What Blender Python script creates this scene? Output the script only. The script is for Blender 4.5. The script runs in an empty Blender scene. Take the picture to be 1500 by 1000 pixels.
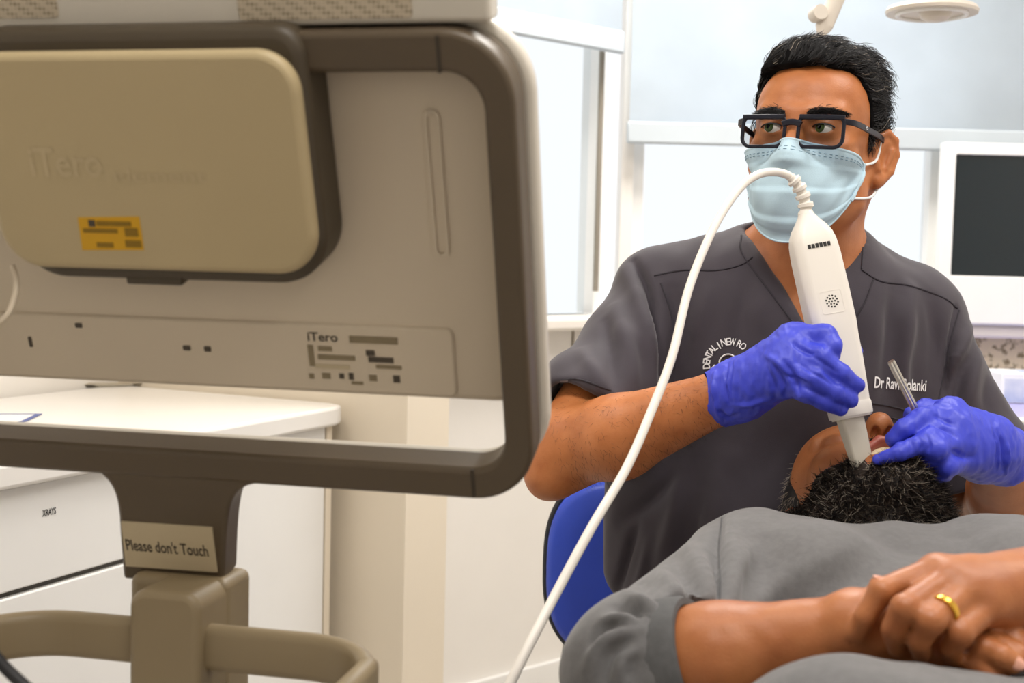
import bpy, math, random
import numpy as np
from mathutils import Vector, Matrix
from mathutils.bvhtree import BVHTree

random.seed(7)
rng = np.random.default_rng(11)
scene = bpy.context.scene
COL = scene.collection

# ------------------------------------------------------------------ camera
FPX = 1875.0                      # focal length in pixels of the 1500 px frame (45 mm)
CAM = np.array([0.0, 0.0, 1.10])
_p, _a = math.radians(3.8), math.radians(1.4)
FWD = np.array([0, math.cos(_p), -math.sin(_p)])
_R = np.array([1.0, 0, 0]); _U = np.cross(_R, FWD)
RGT = math.cos(_a) * _R + math.sin(_a) * _U
UPV = math.cos(_a) * _U - math.sin(_a) * _R
cam_data = bpy.data.cameras.new('camera')
cam_data.lens = 45; cam_data.sensor_width = 36; cam_data.clip_start = 0.02
cam_data.dof.use_dof = True; cam_data.dof.focus_distance = 1.45; cam_data.dof.aperture_fstop = 7.5
cam = bpy.data.objects.new('camera', cam_data); COL.objects.link(cam)
m = Matrix.Identity(4)
for i in range(3):
    m[i][0] = RGT[i]; m[i][1] = UPV[i]; m[i][2] = -FWD[i]; m[i][3] = CAM[i]
cam.matrix_world = m
scene.camera = cam

def ray(x, y): return FWD + (x - 750) / FPX * RGT - (y - 500) / FPX * UPV
def P(x, y, d): return CAM + d * ray(x, y)
def on_plane(x, y, o, n):
    r = ray(x, y); return CAM + r * (np.dot(np.asarray(o) - CAM, n) / np.dot(r, n))
def at_z(x, y, z): return on_plane(x, y, (0, 0, z), np.array([0, 0, 1.0]))

# ------------------------------------------------------------------ world, light, exposure
scene.view_settings.view_transform = 'Standard'
scene.view_settings.look = 'None'
scene.view_settings.gamma = 1.0
scene.view_settings.use_curve_mapping = False
scene.view_settings.exposure = 0.0
world = bpy.data.worlds.new('overcast_sky'); scene.world = world
world.use_nodes = True
bg = world.node_tree.nodes['Background']
bg.inputs[0].default_value = (0.985, 0.99, 1.0, 1); bg.inputs[1].default_value = 1.12

CEILING_LAMPS = [  # x, y, size x, size y, watts
    (0.15, 0.35, 0.6, 0.6, 17.0), (1.15, 1.25, 0.6, 0.6, 13.0), (-0.75, 1.2, 0.6, 0.6, 9.5), (1.1, -0.6, 0.6, 0.6, 6.5),
    (0.45, 2.45, 0.6, 0.6, 29.0)]

# ------------------------------------------------------------------ materials
def c(h):
    h = h.lstrip('#'); v = [int(h[i:i+2], 16) / 255 for i in (0, 2, 4)]
    return tuple((x / 12.92 if x <= .04045 else ((x + .055) / 1.055) ** 2.4) for x in v) + (1,)
MATS = {}
def mat(name, col, rough=.5, metal=0, var=0.06, vscale=8, bump=0, bscale=200, sss=0, coat=0, spec=.5,
        stretch=None, sheen=0, transl=0, col2=None, lo=.35, hi=.65, alpha=1):
    if name in MATS: return MATS[name]
    M = bpy.data.materials.new(name); M.use_nodes = True
    nt = M.node_tree; N = nt.nodes; L = nt.links
    b = N['Principled BSDF']
    b.inputs['Roughness'].default_value = rough; b.inputs['Metallic'].default_value = metal
    b.inputs['Specular IOR Level'].default_value = spec
    base = c(col)
    tc = N.new('ShaderNodeTexCoord')
    src = tc.outputs['Object']
    if stretch:
        mp = N.new('ShaderNodeMapping'); mp.inputs['Scale'].default_value = stretch
        L.new(src, mp.inputs[0]); src = mp.outputs[0]
    nz = N.new('ShaderNodeTexNoise'); nz.inputs['Scale'].default_value = vscale; nz.inputs['Detail'].default_value = 4
    L.new(src, nz.inputs['Vector'])
    rp = N.new('ShaderNodeValToRGB')
    rp.color_ramp.elements[0].position = lo; rp.color_ramp.elements[1].position = hi
    if col2 is None:
        rp.color_ramp.elements[0].color = tuple(x * (1 - var) for x in base[:3]) + (1,)
        rp.color_ramp.elements[1].color = tuple(min(1, x * (1 + var)) for x in base[:3]) + (1,)
    else:
        rp.color_ramp.elements[0].color = base; rp.color_ramp.elements[1].color = c(col2)
    L.new(nz.outputs['Fac'], rp.inputs[0]); L.new(rp.outputs[0], b.inputs['Base Color'])
    if bump:
        n2 = N.new('ShaderNodeTexNoise'); n2.inputs['Scale'].default_value = bscale; n2.inputs['Detail'].default_value = 3
        L.new(src, n2.inputs['Vector'])
        bm = N.new('ShaderNodeBump'); bm.inputs['Strength'].default_value = bump; bm.inputs['Distance'].default_value = .002
        L.new(n2.outputs['Fac'], bm.inputs['Height']); L.new(bm.outputs[0], b.inputs['Normal'])
    if sss:
        b.inputs['Subsurface Weight'].default_value = sss
        b.inputs['Subsurface Radius'].default_value = (.009, .0035, .002); b.inputs['Subsurface Scale'].default_value = 1
    if coat: b.inputs['Coat Weight'].default_value = coat; b.inputs['Coat Roughness'].default_value = .15
    if sheen: b.inputs['Sheen Weight'].default_value = sheen; b.inputs['Sheen Roughness'].default_value = .5
    if transl:
        t = N.new('ShaderNodeBsdfTranslucent'); mx = N.new('ShaderNodeMixShader'); mx.inputs[0].default_value = transl
        L.new(rp.outputs[0], t.inputs[0]); L.new(b.outputs[0], mx.inputs[1]); L.new(t.outputs[0], mx.inputs[2])
        L.new(mx.outputs[0], N['Material Output'].inputs[0])
    MATS[name] = M
    return M
def glass(name, tint, refl=.06, rough=.02):
    if name in MATS: return MATS[name]
    M = bpy.data.materials.new(name); M.use_nodes = True
    nt = M.node_tree; N = nt.nodes; L = nt.links; N.remove(N['Principled BSDF'])
    t = N.new('ShaderNodeBsdfTransparent'); t.inputs[0].default_value = c(tint)
    g = N.new('ShaderNodeBsdfGlossy'); g.inputs['Roughness'].default_value = rough
    fr = N.new('ShaderNodeLayerWeight'); fr.inputs[0].default_value = refl
    mx = N.new('ShaderNodeMixShader')
    L.new(fr.outputs['Fresnel'], mx.inputs[0]); L.new(t.outputs[0], mx.inputs[1]); L.new(g.outputs[0], mx.inputs[2])
    L.new(mx.outputs[0], N['Material Output'].inputs[0]); MATS[name] = M
    return M
def emit(name, col, s):
    M = bpy.data.materials.new(name); M.use_nodes = True
    nt = M.node_tree; N = nt.nodes; N.remove(N['Principled BSDF'])
    e = N.new('ShaderNodeEmission'); e.inputs[0].default_value = c(col); e.inputs[1].default_value = s
    nt.links.new(e.outputs[0], N['Material Output'].inputs[0]); MATS[name] = M
    return M

# ------------------------------------------------------------------ object helpers
def tag(o, label=None, cat=None, group=None, kind=None):
    if label: o['label'] = label
    if cat: o['category'] = cat
    if group: o['group'] = group
    if kind: o['kind'] = kind
    return o
def thing(name, loc, label, cat, group=None):
    o = bpy.data.objects.new(name, None); COL.objects.link(o)
    o.location = Vector(loc); o.empty_display_size = .05
    return tag(o, label, cat, group)
def adopt(o, parent):
    """meshes hold world coordinates; only a top-level empty carries a location"""
    if parent is None: return
    o.parent = parent
    if parent.parent is None: o.matrix_parent_inverse = Matrix.Translation(parent.location).inverted()
def obj(name, V, F, material, parent=None, smooth=True, mats=None, fmat=None, sharp=None):
    """world-space vertices and faces -> one mesh object"""
    me = bpy.data.meshes.new(name)
    V = np.asarray(V, dtype=np.float32)
    if isinstance(F, np.ndarray) and F.ndim == 2:
        nf, k = F.shape
        me.vertices.add(len(V)); me.vertices.foreach_set('co', V.ravel())
        me.loops.add(nf * k); me.loops.foreach_set('vertex_index', F.astype(np.int32).ravel())
        me.polygons.add(nf); me.polygons.foreach_set('loop_start', np.arange(nf, dtype=np.int32) * k)
        me.update(calc_edges=True)
    else:
        me.from_pydata([tuple(v) for v in V], [], [tuple(int(i) for i in f) for f in F]); me.update()
    for mm in (mats or [material]): me.materials.append(mm if not isinstance(mm, str) else MATS[mm])
    if fmat is not None: me.polygons.foreach_set('material_index', np.asarray(fmat, dtype=np.int32))
    me.polygons.foreach_set('use_smooth', np.full(len(me.polygons), smooth))
    if smooth and sharp: me.set_sharp_from_angle(angle=math.radians(sharp))
    o = bpy.data.objects.new(name, me); COL.objects.link(o)
    adopt(o, parent)
    return o
def bevel(o, w, seg=2, ang=40):
    b = o.modifiers.new('bevel', 'BEVEL'); b.width = w; b.segments = seg; b.limit_method = 'ANGLE'; b.angle_limit = math.radians(ang)
    for p in o.data.polygons: p.use_smooth = True
    o.data.set_sharp_from_angle(angle=math.radians(50))
    wn = o.modifiers.new('normals', 'WEIGHTED_NORMAL'); wn.keep_sharp = True
    return o
def frame(u, v, n, o): return np.array([u, v, n], dtype=float), np.asarray(o, dtype=float)
WORLD = frame((1, 0, 0), (0, 1, 0), (0, 0, 1), (0, 0, 0))
def tow(fr, A):
    A = np.asarray(A, dtype=float); return fr[1] + A @ fr[0]
def box(name, lo, hi, material, parent=None, fr=WORLD, bev=0.004, seg=2):
    x0, y0, z0 = lo; x1, y1, z1 = hi
    V = [(x0,y0,z0),(x1,y0,z0),(x1,y1,z0),(x0,y1,z0),(x0,y0,z1),(x1,y0,z1),(x1,y1,z1),(x0,y1,z1)]
    F = [(0,3,2,1),(4,5,6,7),(0,1,5,4),(1,2,6,5),(2,3,7,6),(3,0,4,7)]
    o = obj(name, tow(fr, V), F, material, parent, smooth=False)
    if bev: bevel(o, bev, seg)
    return o
def prism(name, poly, h0, h1, material, parent=None, fr=WORLD, bev=0.003, seg=2):
    """polygon (counter-clockwise in u,v) extruded along n"""
    n = len(poly)
    V = [(p[0], p[1], h0) for p in poly] + [(p[0], p[1], h1) for p in poly]
    F = [tuple(range(n))[::-1], tuple(range(n, 2 * n))] + [(i, (i + 1) % n, n + (i + 1) % n, n + i) for i in range(n)]
    o = obj(name, tow(fr, V), F, material, parent, smooth=False)
    if bev: bevel(o, bev, seg)
    return o
def ring_prism(name, outer, inner, h0, h1, material, parent=None, fr=WORLD, bev=0.003, seg=2):
    n = len(outer)
    V = [(p[0], p[1], h0) for p in outer] + [(p[0], p[1], h1) for p in outer] + [(p[0], p[1], h0) for p in inner] + [(p[0], p[1], h1) for p in inner]
    F = []
    for i in range(n):
        j = (i + 1) % n
        F += [(i, j, n + j, n + i), (2*n + j, 2*n + i, 3*n + i, 3*n + j), (n + i, n + j, 3*n + j, 3*n + i), (j, i, 2*n + i, 2*n + j)]
    o = obj(name, tow(fr, V), F, material, parent, smooth=False)
    if bev: bevel(o, bev, seg)
    return o
def rrect(u0, u1, v0, v1, r, n=8):
    """rounded rectangle, CCW; r = radius or (bl, br, tr, tl)"""
    if not isinstance(r, (tuple, list)): r = (r,) * 4
    out = []
    for (cx, cy, a0, rr) in ((u0 + r[0], v0 + r[0], 180, r[0]), (u1 - r[1], v0 + r[1], 270, r[1]),
                             (u1 - r[2], v1 - r[2], 0, r[2]), (u0 + r[3], v1 - r[3], 90, r[3])):
        for i in range(n + 1):
            a = math.radians(a0 + 90 * i / n); out.append((cx + rr * math.cos(a), cy + rr * math.sin(a)))
    return out
def smooth_path(pts, n=60, closed=False):
    p = np.asarray(pts, dtype=float)
    if closed: q = np.vstack([p[-1], p, p[0], p[1]])
    else: q = np.vstack([2 * p[0] - p[1], p, 2 * p[-1] - p[-2]])
    k = len(q) - 3; out = []
    for t in np.linspace(0, k, n, endpoint=not closed):
        i = min(int(t), k - 1); f = t - i
        a, b, cc, d = q[i:i + 4]
        out.append(.5 * (2*b + (cc - a)*f + (2*a - 5*b + 4*cc - d)*f*f + (3*b - 3*cc + d - a)*f**3))
    return np.array(out)
def sweep_vf(path, sect, up=(0, 0, 1), closed=False, scale=None, caps=True):
    """sect: list of (a,b): a along side axis, b along up axis"""
    path = np.asarray(path, float); n = len(path); s = np.asarray(sect, float); k = len(s)
    T = np.gradient(path, axis=0)
    if closed: T = np.roll(path, -1, 0) - np.roll(path, 1, 0)
    T /= np.linalg.norm(T, axis=1)[:, None] + 1e-12
    up = np.asarray(up, float); up = np.broadcast_to(up, (n, 3)) if up.ndim == 1 else up
    S = np.cross(T, up); S /= np.linalg.norm(S, axis=1)[:, None] + 1e-12
    W = np.cross(S, T)
    sc = np.ones(n) if scale is None else np.asarray(scale, float)
    V = path[:, None, :] + (s[None, :, 0, None] * S[:, None, :] + s[None, :, 1, None] * W[:, None, :]) * sc[:, None, None]
    V = V.reshape(-1, 3); F = []
    for i in range(n if closed else n - 1):
        i2 = (i + 1) % n
        for j in range(k):
            j2 = (j + 1) % k; F.append((i*k + j, i*k + j2, i2*k + j2, i2*k + j))
    if not closed and caps: F += [tuple(range(k))[::-1], tuple((n - 1)*k + j for j in range(k))]
    return V, F
def circle(r, k=10, b=None): return [(r * math.cos(2*math.pi*i/k), (b or r) * math.sin(2*math.pi*i/k)) for i in range(k)]
def tube(name, path, r, material, parent=None, k=10, closed=False, up=None, scale=None):
    path = np.asarray(path, float)
    if up is None:
        d = path[-1] - path[0] if not closed else np.cross(path[1] - path[0], path[len(path)//3] - path[0])
        up = (0, 0, 1) if abs(d[2]) < .9 * np.linalg.norm(d) else (0, 1, 0)
        if closed: up = d / (np.linalg.norm(d) + 1e-12)
    V, F = sweep_vf(path, circle(r, k), up, closed, scale)
    return obj(name, V, F, material, parent, sharp=60)
def lathe(name, prof, axis_o, axis_d, material, parent=None, k=32):
    d = np.asarray(axis_d, float); d /= np.linalg.norm(d)
    s = np.cross(d, (0.3, .8, .5)); s /= np.linalg.norm(s); t = np.cross(d, s)
    V = []; F = []; n = len(prof)
    for (r, h) in prof:
        for i in range(k):
            a = 2*math.pi*i/k; V.append(np.asarray(axis_o) + d*h + r*(math.cos(a)*s + math.sin(a)*t))
    for i in range(n - 1):
        for j in range(k): F.append((i*k + j, i*k + (j+1) % k, (i+1)*k + (j+1) % k, (i+1)*k + j))
    F += [tuple(range(k))[::-1], tuple((n-1)*k + j for j in range(k))]
    return obj(name, V, F, material, parent, sharp=35)
def text_vf(s, bold=False, ext=0.0):
    cu = bpy.data.curves.new('lettering', 'FONT'); cu.body = s; cu.align_x = 'CENTER'; cu.align_y = 'CENTER'; cu.size = 1
    cu.resolution_u = 3; cu.offset = .018 if bold else 0
    to = bpy.data.objects.new('lettering', cu); COL.objects.link(to)
    dg = bpy.context.evaluated_depsgraph_get()
    me = bpy.data.meshes.new_from_object(to.evaluated_get(dg))
    V = np.array([v.co[:] for v in me.vertices]); F = [tuple(p.vertices) for p in me.polygons]
    bpy.data.objects.remove(to); bpy.data.curves.remove(cu); bpy.data.meshes.remove(me)
    return V, F

# ------------------------------------------------------------------ signed-distance modelling
class Field:
    def __init__(s, lo, hi, res):
        s.lo = np.array(lo, float); s.res = res
        s.n = np.ceil((np.array(hi) - s.lo) / res).astype(int) + 1
        s.ax = [(s.lo[i] + np.arange(s.n[i]) * res).astype(np.float32) for i in range(3)]
        s.d = np.full(s.n, .06, np.float32)
    def sl(s, lo, hi):
        a = np.maximum(np.floor((np.asarray(lo) - s.lo) / s.res).astype(int), 0)
        b = np.minimum(np.ceil((np.asarray(hi) - s.lo) / s.res).astype(int) + 1, s.n)
        if (b <= a).any(): return None, None
        S = tuple(slice(a[i], b[i]) for i in range(3))
        G = (s.ax[0][S[0]][:, None, None], s.ax[1][S[1]][None, :, None], s.ax[2][S[2]][None, None, :])
        return S, G
    def op(s, fn, lo, hi, mode, k, margin):
        S, G = s.sl(np.asarray(lo) - margin, np.asarray(hi) + margin)
        if S is None: return
        b = fn(*G); a = s.d[S]
        if mode == '-': b = -b; a, b = -a, -b
        if k > 0:
            h = np.maximum(k - np.abs(a - b), 0) / k
            r = np.minimum(a, b) - h * h * k * .25
        else: r = np.minimum(a, b)
        s.d[S] = -r if mode == '-' else r
    def cone(s, a, b, ra, rb, k=.01, mode='+', sq=None):
        a = np.asarray(a, np.float32); b = np.asarray(b, np.float32); ba = b - a; l2 = float(ba @ ba) + 1e-12
        def fn(X, Y, Z):
            x, y, z = X - a[0], Y - a[1], Z - a[2]
            t = np.clip((x*ba[0] + y*ba[1] + z*ba[2]) / l2, 0, 1)
            x = x - t*ba[0]; y = y - t*ba[1]; z = z - t*ba[2]
            if sq is not None:                       # flatten along a unit direction: (dir, factor<1 flatter)
                dv, q = sq; p = x*dv[0] + y*dv[1] + z*dv[2]; e = p * (1/q - 1)
                x = x + e*dv[0]; y = y + e*dv[1]; z = z + e*dv[2]
            return np.sqrt(x*x + y*y + z*z) - (ra + t*(rb - ra))
        R = max(ra, rb); s.op(fn, np.minimum(a, b) - R, np.maximum(a, b) + R, mode, k, k + 4*s.res)
    def ell(s, cc, r, R=None, k=.01, mode='+'):
        cc = np.asarray(cc, np.float32); r = np.asarray(r, np.float32); R = np.eye(3) if R is None else np.asarray(R)
        def fn(X, Y, Z):
            x, y, z = X - cc[0], Y - cc[1], Z - cc[2]
            q = [x*R[0, i] + y*R[1, i] + z*R[2, i] for i in range(3)]
            k0 = np.sqrt(sum((q[i]/r[i])**2 for i in range(3))); k1 = np.sqrt(sum((q[i]/r[i]**2)**2 for i in range(3)))
            return k0*(k0 - 1)/np.maximum(k1, 1e-6)
        m_ = np.abs(R) @ r
        s.op(fn, cc - m_, cc + m_, mode, k, k + 4*s.res)
    def chain(s, pts, rad, k=.006, kj=None, sq=None):
        for i in range(len(pts) - 1): s.cone(pts[i], pts[i+1], rad[i], rad[i+1], (kj if (kj is not None and i == 0) else k), sq=sq)
    def fun(s, fn, lo, hi, mode='+', k=.01): s.op(fn, lo, hi, mode, k, 0)
    def mesh(s, relax=1):
        d = s.d; n = s.n; ins = d < 0
        cs = np.zeros(n - 1, np.int8)
        for dx in (0, 1):
            for dy in (0, 1):
                for dz in (0, 1): cs += ins[dx:n[0]-1+dx, dy:n[1]-1+dy, dz:n[2]-1+dz]
        act = np.argwhere((cs > 0) & (cs < 8))
        idx = np.full(n - 1, -1, np.int32); idx[act[:, 0], act[:, 1], act[:, 2]] = np.arange(len(act))
        off = np.array([(x, y, z) for x in (0, 1) for y in (0, 1) for z in (0, 1)])
        val = np.stack([d[act[:, 0]+o[0], act[:, 1]+o[1], act[:, 2]+o[2]] for o in off], 1)
        acc = np.zeros((len(act), 3)); cnt = np.zeros(len(act))
        for i in range(8):
            for j in range(i + 1, 8):
                if np.abs(off[i] - off[j]).sum() != 1: continue
                a, b = val[:, i], val[:, j]; msk = (a < 0) != (b < 0)
                t = np.where(msk, a / np.where(msk, a - b, 1), 0)
                acc += np.where(msk[:, None], off[i] + t[:, None] * (off[j] - off[i]), 0); cnt += msk
        V = s.lo + (act + acc / cnt[:, None]) * s.res
        Q = []
        for axis in range(3):
            b1, b2 = (axis + 1) % 3, (axis + 2) % 3
            s0 = [slice(None)]*3; s1 = [slice(None)]*3; s0[axis] = slice(0, -1); s1[axis] = slice(1, None)
            A, B = ins[tuple(s0)], ins[tuple(s1)]
            e = np.argwhere(A != B)
            ok = (e[:, b1] > 0) & (e[:, b2] > 0) & (e[:, b1] < n[b1]-1) & (e[:, b2] < n[b2]-1); e = e[ok]
            def cell(o1, o2):
                q = e.copy(); q[:, b1] += o1; q[:, b2] += o2; return idx[q[:, 0], q[:, 1], q[:, 2]]
            q = np.stack([cell(-1, -1), cell(0, -1), cell(0, 0), cell(-1, 0)], 1)
            flip = ~A[e[:, 0], e[:, 1], e[:, 2]]; q[flip] = q[flip][:, ::-1]; Q.append(q)
        Q = np.vstack(Q); Q = Q[(Q >= 0).all(1)]
        for _ in range(relax): V = relax_mesh(V, Q, .5)
        return V, Q
def relax_mesh(V, Q, w=.5):
    acc = np.zeros_like(V); cnt = np.zeros(len(V))
    for i in range(4):
        a, b = Q[:, i], Q[:, (i + 1) % 4]
        for k in range(3):
            acc[:, k] += np.bincount(a, V[b, k], len(V)) + np.bincount(b, V[a, k], len(V))
        cnt += np.bincount(a, minlength=len(V)) + np.bincount(b, minlength=len(V))
    return V + w * (acc / np.maximum(cnt, 1)[:, None] - V)
def normals(V, Q):
    fn = np.cross(V[Q[:, 2]] - V[Q[:, 0]], V[Q[:, 3]] - V[Q[:, 1]])
    N = np.zeros_like(V)
    for i in range(4):
        for k in range(3): N[:, k] += np.bincount(Q[:, i], fn[:, k], len(V))
    return N / (np.linalg.norm(N, axis=1)[:, None] + 1e-12)
def largest(V, Q):
    """keep the largest connected piece"""
    lab = np.arange(len(V))
    while True:
        m_ = lab[Q].min(1); new = lab.copy()
        for i in range(4): np.minimum.at(new, Q[:, i], m_)
        new = new[new]
        if (new == lab).all(): break
        lab = new
    big = np.bincount(lab).argmax(); keep = lab == big; idx = np.cumsum(keep) - 1
    return V[keep], idx[Q[keep[Q[:, 0]]]]
def bvh(V, Q): return BVHTree.FromPolygons([tuple(v) for v in V], [tuple(int(i) for i in q) for q in Q])
def hit(T, x, y, off=0.0):
    r = ray(x, y); h = T.ray_cast(Vector(CAM), Vector(r / np.linalg.norm(r)))
    if h[0] is None: return None
    return np.array(h[0]) + np.array(h[1]) * off
def hits(T, pts, off=0.0, n=0):
    if n: pts = smooth_path([(a, b, 0) for a, b in pts], n)[:, :2]
    q = [hit(T, x, y, off) for x, y in pts]
    return np.array([v for v in q if v is not None])
_lat = rng.random((24, 24, 24)).astype(np.float32)
def noise3(V, scale):
    q = np.asarray(V) * scale; i = np.floor(q).astype(int); f = q - i; f = f*f*(3 - 2*f); o = 0
    for dx in (0, 1):
        for dy in (0, 1):
            for dz in (0, 1):
                w = (f[:, 0] if dx else 1-f[:, 0]) * (f[:, 1] if dy else 1-f[:, 1]) * (f[:, 2] if dz else 1-f[:, 2])
                o = o + w * _lat[(i[:, 0]+dx) % 24, (i[:, 1]+dy) % 24, (i[:, 2]+dz) % 24]
    return o * 2 - 1
def polydist(V, path, param=False):
    best = np.full(len(V), 9.0); par = np.zeros(len(V)); n = len(path) - 1
    for i, (a, b) in enumerate(zip(path[:-1], path[1:])):
        ba = b - a; t = np.clip(((V - a) @ ba) / (ba @ ba + 1e-12), 0, 1)
        d = np.linalg.norm(V - a - t[:, None]*ba, axis=1); up = d < best
        best = np.where(up, d, best); par = np.where(up, (i + t)/n, par)
    return (best, par) if param else best
def crease(V, N, T, pts, w, depth, n=14):
    path = hits(T, pts, 0, n)
    if len(path) < 2: return V
    d, t = polydist(V, path, True)
    return V + N * (depth * np.exp(-(d/w)**2) * np.sin(np.pi*np.clip(t*.9 + .05, 0, 1))**.6)[:, None]
def strands(name, roots, dirs, material, parent, length, r0, seg=5, curl=.3, gravity=(0, 0, 0), fmat=None, mats=None, seed=1, wave=0.0, bind=None):
    """tapered hairs as one mesh of three-sided tubes"""
    g = np.random.default_rng(seed); n = len(roots)
    L = length * g.uniform(.6, 1.2, n); D = dirs + g.normal(0, curl, (n, 3)); D /= np.linalg.norm(D, axis=1)[:, None]
    pts = [roots]; cur = roots.copy()
    bend = g.normal(0, wave, (n, 3))
    for i in range(seg):
        D = D + bend * .5 + np.asarray(gravity) / seg; D /= np.linalg.norm(D, axis=1)[:, None]
        cur = cur + D * (L / seg)[:, None]; pts.append(cur.copy())
        if i % 2 == 1 and wave: bend = -bend*.6 + g.normal(0, wave*.5, (n, 3))
    pts = np.stack(pts, 1)                                    # n, seg+1, 3
    T = np.gradient(pts, axis=1); ref = g.normal(0, 1, (n, 1, 3)); S = np.cross(T, ref); S /= np.linalg.norm(S, axis=2)[..., None] + 1e-12
    W = np.cross(T, S); W /= np.linalg.norm(W, axis=2)[..., None] + 1e-12
    rad = r0 * (1 - .85 * np.linspace(0, 1, seg + 1))[None, :, None]
    ring = [pts + rad*(math.cos(a)*S + math.sin(a)*W) for a in (0, 2.094, 4.189)]
    V = np.stack(ring, 2).reshape(-1, 3)
    base = (np.arange(n)[:, None] * (seg + 1) + np.arange(seg)[None, :]).reshape(-1) * 3
    Q = np.vstack([np.stack([base + j, base + (j+1) % 3, base + 3 + (j+1) % 3, base + 3 + j], 1) for j in range(3)])
    fm = None
    if mats is not None and len(mats) > 1:
        per = np.searchsorted(np.atleast_1d(fmat), g.random(n)); fm = np.tile(np.repeat(per, seg), 3)
    return obj(name, V, Q, material, parent, mats=mats, fmat=fm)

# ================================================================== THE ROOM
mat('wall_paint', '#ece8e2', .7, var=.02, vscale=3, bump=.05, bscale=90)
mat('warm_paint', '#e6dac6', .65, var=.02, vscale=3, bump=.04, bscale=90)
mat('white_gloss', '#eeedea', .35, var=.01)
mat('white_pvc', '#f2f2f0', .4, var=.01)
mat('laminate', '#ece9e4', .3, var=.015, vscale=5)
mat('floor_vinyl', '#b9b2a8', .5, var=.08, vscale=20)
mat('ceiling_paint', '#efeeea', .8, var=.01)
mat('terrazzo', '#dccfae', .5, vscale=60, col2='#8a7c5c', lo=.52, hi=.62)
mat('lilac', '#b3aede', .35, var=.03)
mat('dark_line', '#8d8578', .6)
mat('chrome', '#c9c7c2', .25, metal=1, var=.02)
mat('steel', '#d6d3cc', .3, metal=1, var=.03)
mat('ink', '#1c1b1a', .6)
mat('black_rubber', '#1d1d20', .6)
mat('blind_cloth', '#e9eff4', .8, var=.02, transl=.75, bump=.05, bscale=400)
mat('blind_rail', '#c3ccd3', .45, var=.02)
mat('shelf_cream', '#ece6dd', .4, var=.02)
glass('window_glass', '#f8fafb')

def struct(o): o['kind'] = 'structure'; return o
CORNER = np.array([.27, 3.30]); BAYD = np.array([-.743, -.669])     # bay wall leaves the back wall at this corner
RET0 = np.array([-.2, 2.43]); RETD = np.array([-.927, .375])        # wall return that the cabinet run ends at
CABD = np.array([.375, .927])                                       # direction of the cabinet run, away from the camera
ZC = 2.5; SILL = .957
ZT = .82
e0 = at_z(270, 634, ZT); e1 = at_z(515, 592, ZT)
cu_ = (e1 - e0)[:2]; cu_ /= np.linalg.norm(cu_); cn_ = np.array([-cu_[1], cu_[0]])      # along the run / into the cabinet
e0 = e1[:2] - cu_*2.0
FC = frame((*cu_, 0), (*cn_, 0), (0, 0, 1), (*e0, 0)); LC = 2.0; DC = .56
def fc2(u, v): return tow(FC, (u, v, 0))[:2]
RET0 = fc2(LC + .012, -.112)
def wall_seg(name, a, b, z0, z1, th, m='wall_paint', parent=None):
    """vertical slab whose room face runs a->b (room on the right-hand side), thickness away from the room"""
    a = np.asarray(a, float); b = np.asarray(b, float); t = (b - a) / np.linalg.norm(b - a); n = np.array([-t[1], t[0]])
    q = [a, b, b + n*th, a + n*th]
    V = [(*p, z0) for p in q] + [(*p, z1) for p in q]
    F = [(0,1,2,3),(7,6,5,4),(0,4,5,1),(1,5,6,2),(2,6,7,3),(3,7,4,0)]
    return obj(name, V, F, m, parent, smooth=False)
# floor / ceiling
poly = [(-2.75, -1.75), (2.25, -1.75), (2.25, 3.5), (.1, 3.5), (-1.6, 3.3)]
struct(prism('floor', poly, -.05, 0, MATS['floor_vinyl'], bev=0))
struct(prism('ceiling', poly, ZC, ZC + .06, MATS['ceiling_paint'], bev=0))
# back wall: apron below the sill, then window openings, header above
XR = 2.1
W1 = (.30, 1.10); W2 = (1.15, 1.98); HEAD = 2.2
wb = struct(wall_seg('wall_back', CORNER, (XR, 3.3), 0, SILL - .03, .14))
wall_seg('wall_header', CORNER, (XR, 3.3), HEAD, ZC, .14, parent=wb)
for a_, b_ in ((CORNER[0], W1[0]), (W1[1], XR)):
    wall_seg('wall_pier', (a_, 3.3), (b_, 3.3), SILL - .03, HEAD, .14, parent=wb)
wl = struct(wall_seg('wall_bay', CORNER + BAYD*1.05, CORNER, 0, SILL - .03, .14))
wall_seg('wall_header', CORNER + BAYD*1.05, CORNER, HEAD, ZC, .14, parent=wl)
wall_seg('wall_pier', CORNER + BAYD*1.05, CORNER + BAYD*.92, SILL - .03, HEAD, .14, parent=wl)
struct(wall_seg('wall_return', fc2(LC + .012, DC + .012), RET0, 0, ZC, .16, 'warm_paint'))
struct(wall_seg('wall_left', fc2(LC - 4.6, DC + .012), fc2(LC + .17, DC + .012), 0, ZC, .12))
struct(wall_seg('wall_right', (XR, 3.4), (XR, -1.62), 0, ZC, .12))
struct(wall_seg('wall_front', (XR, -1.6), (-2.55, -1.6), 0, ZC, .12))
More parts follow.
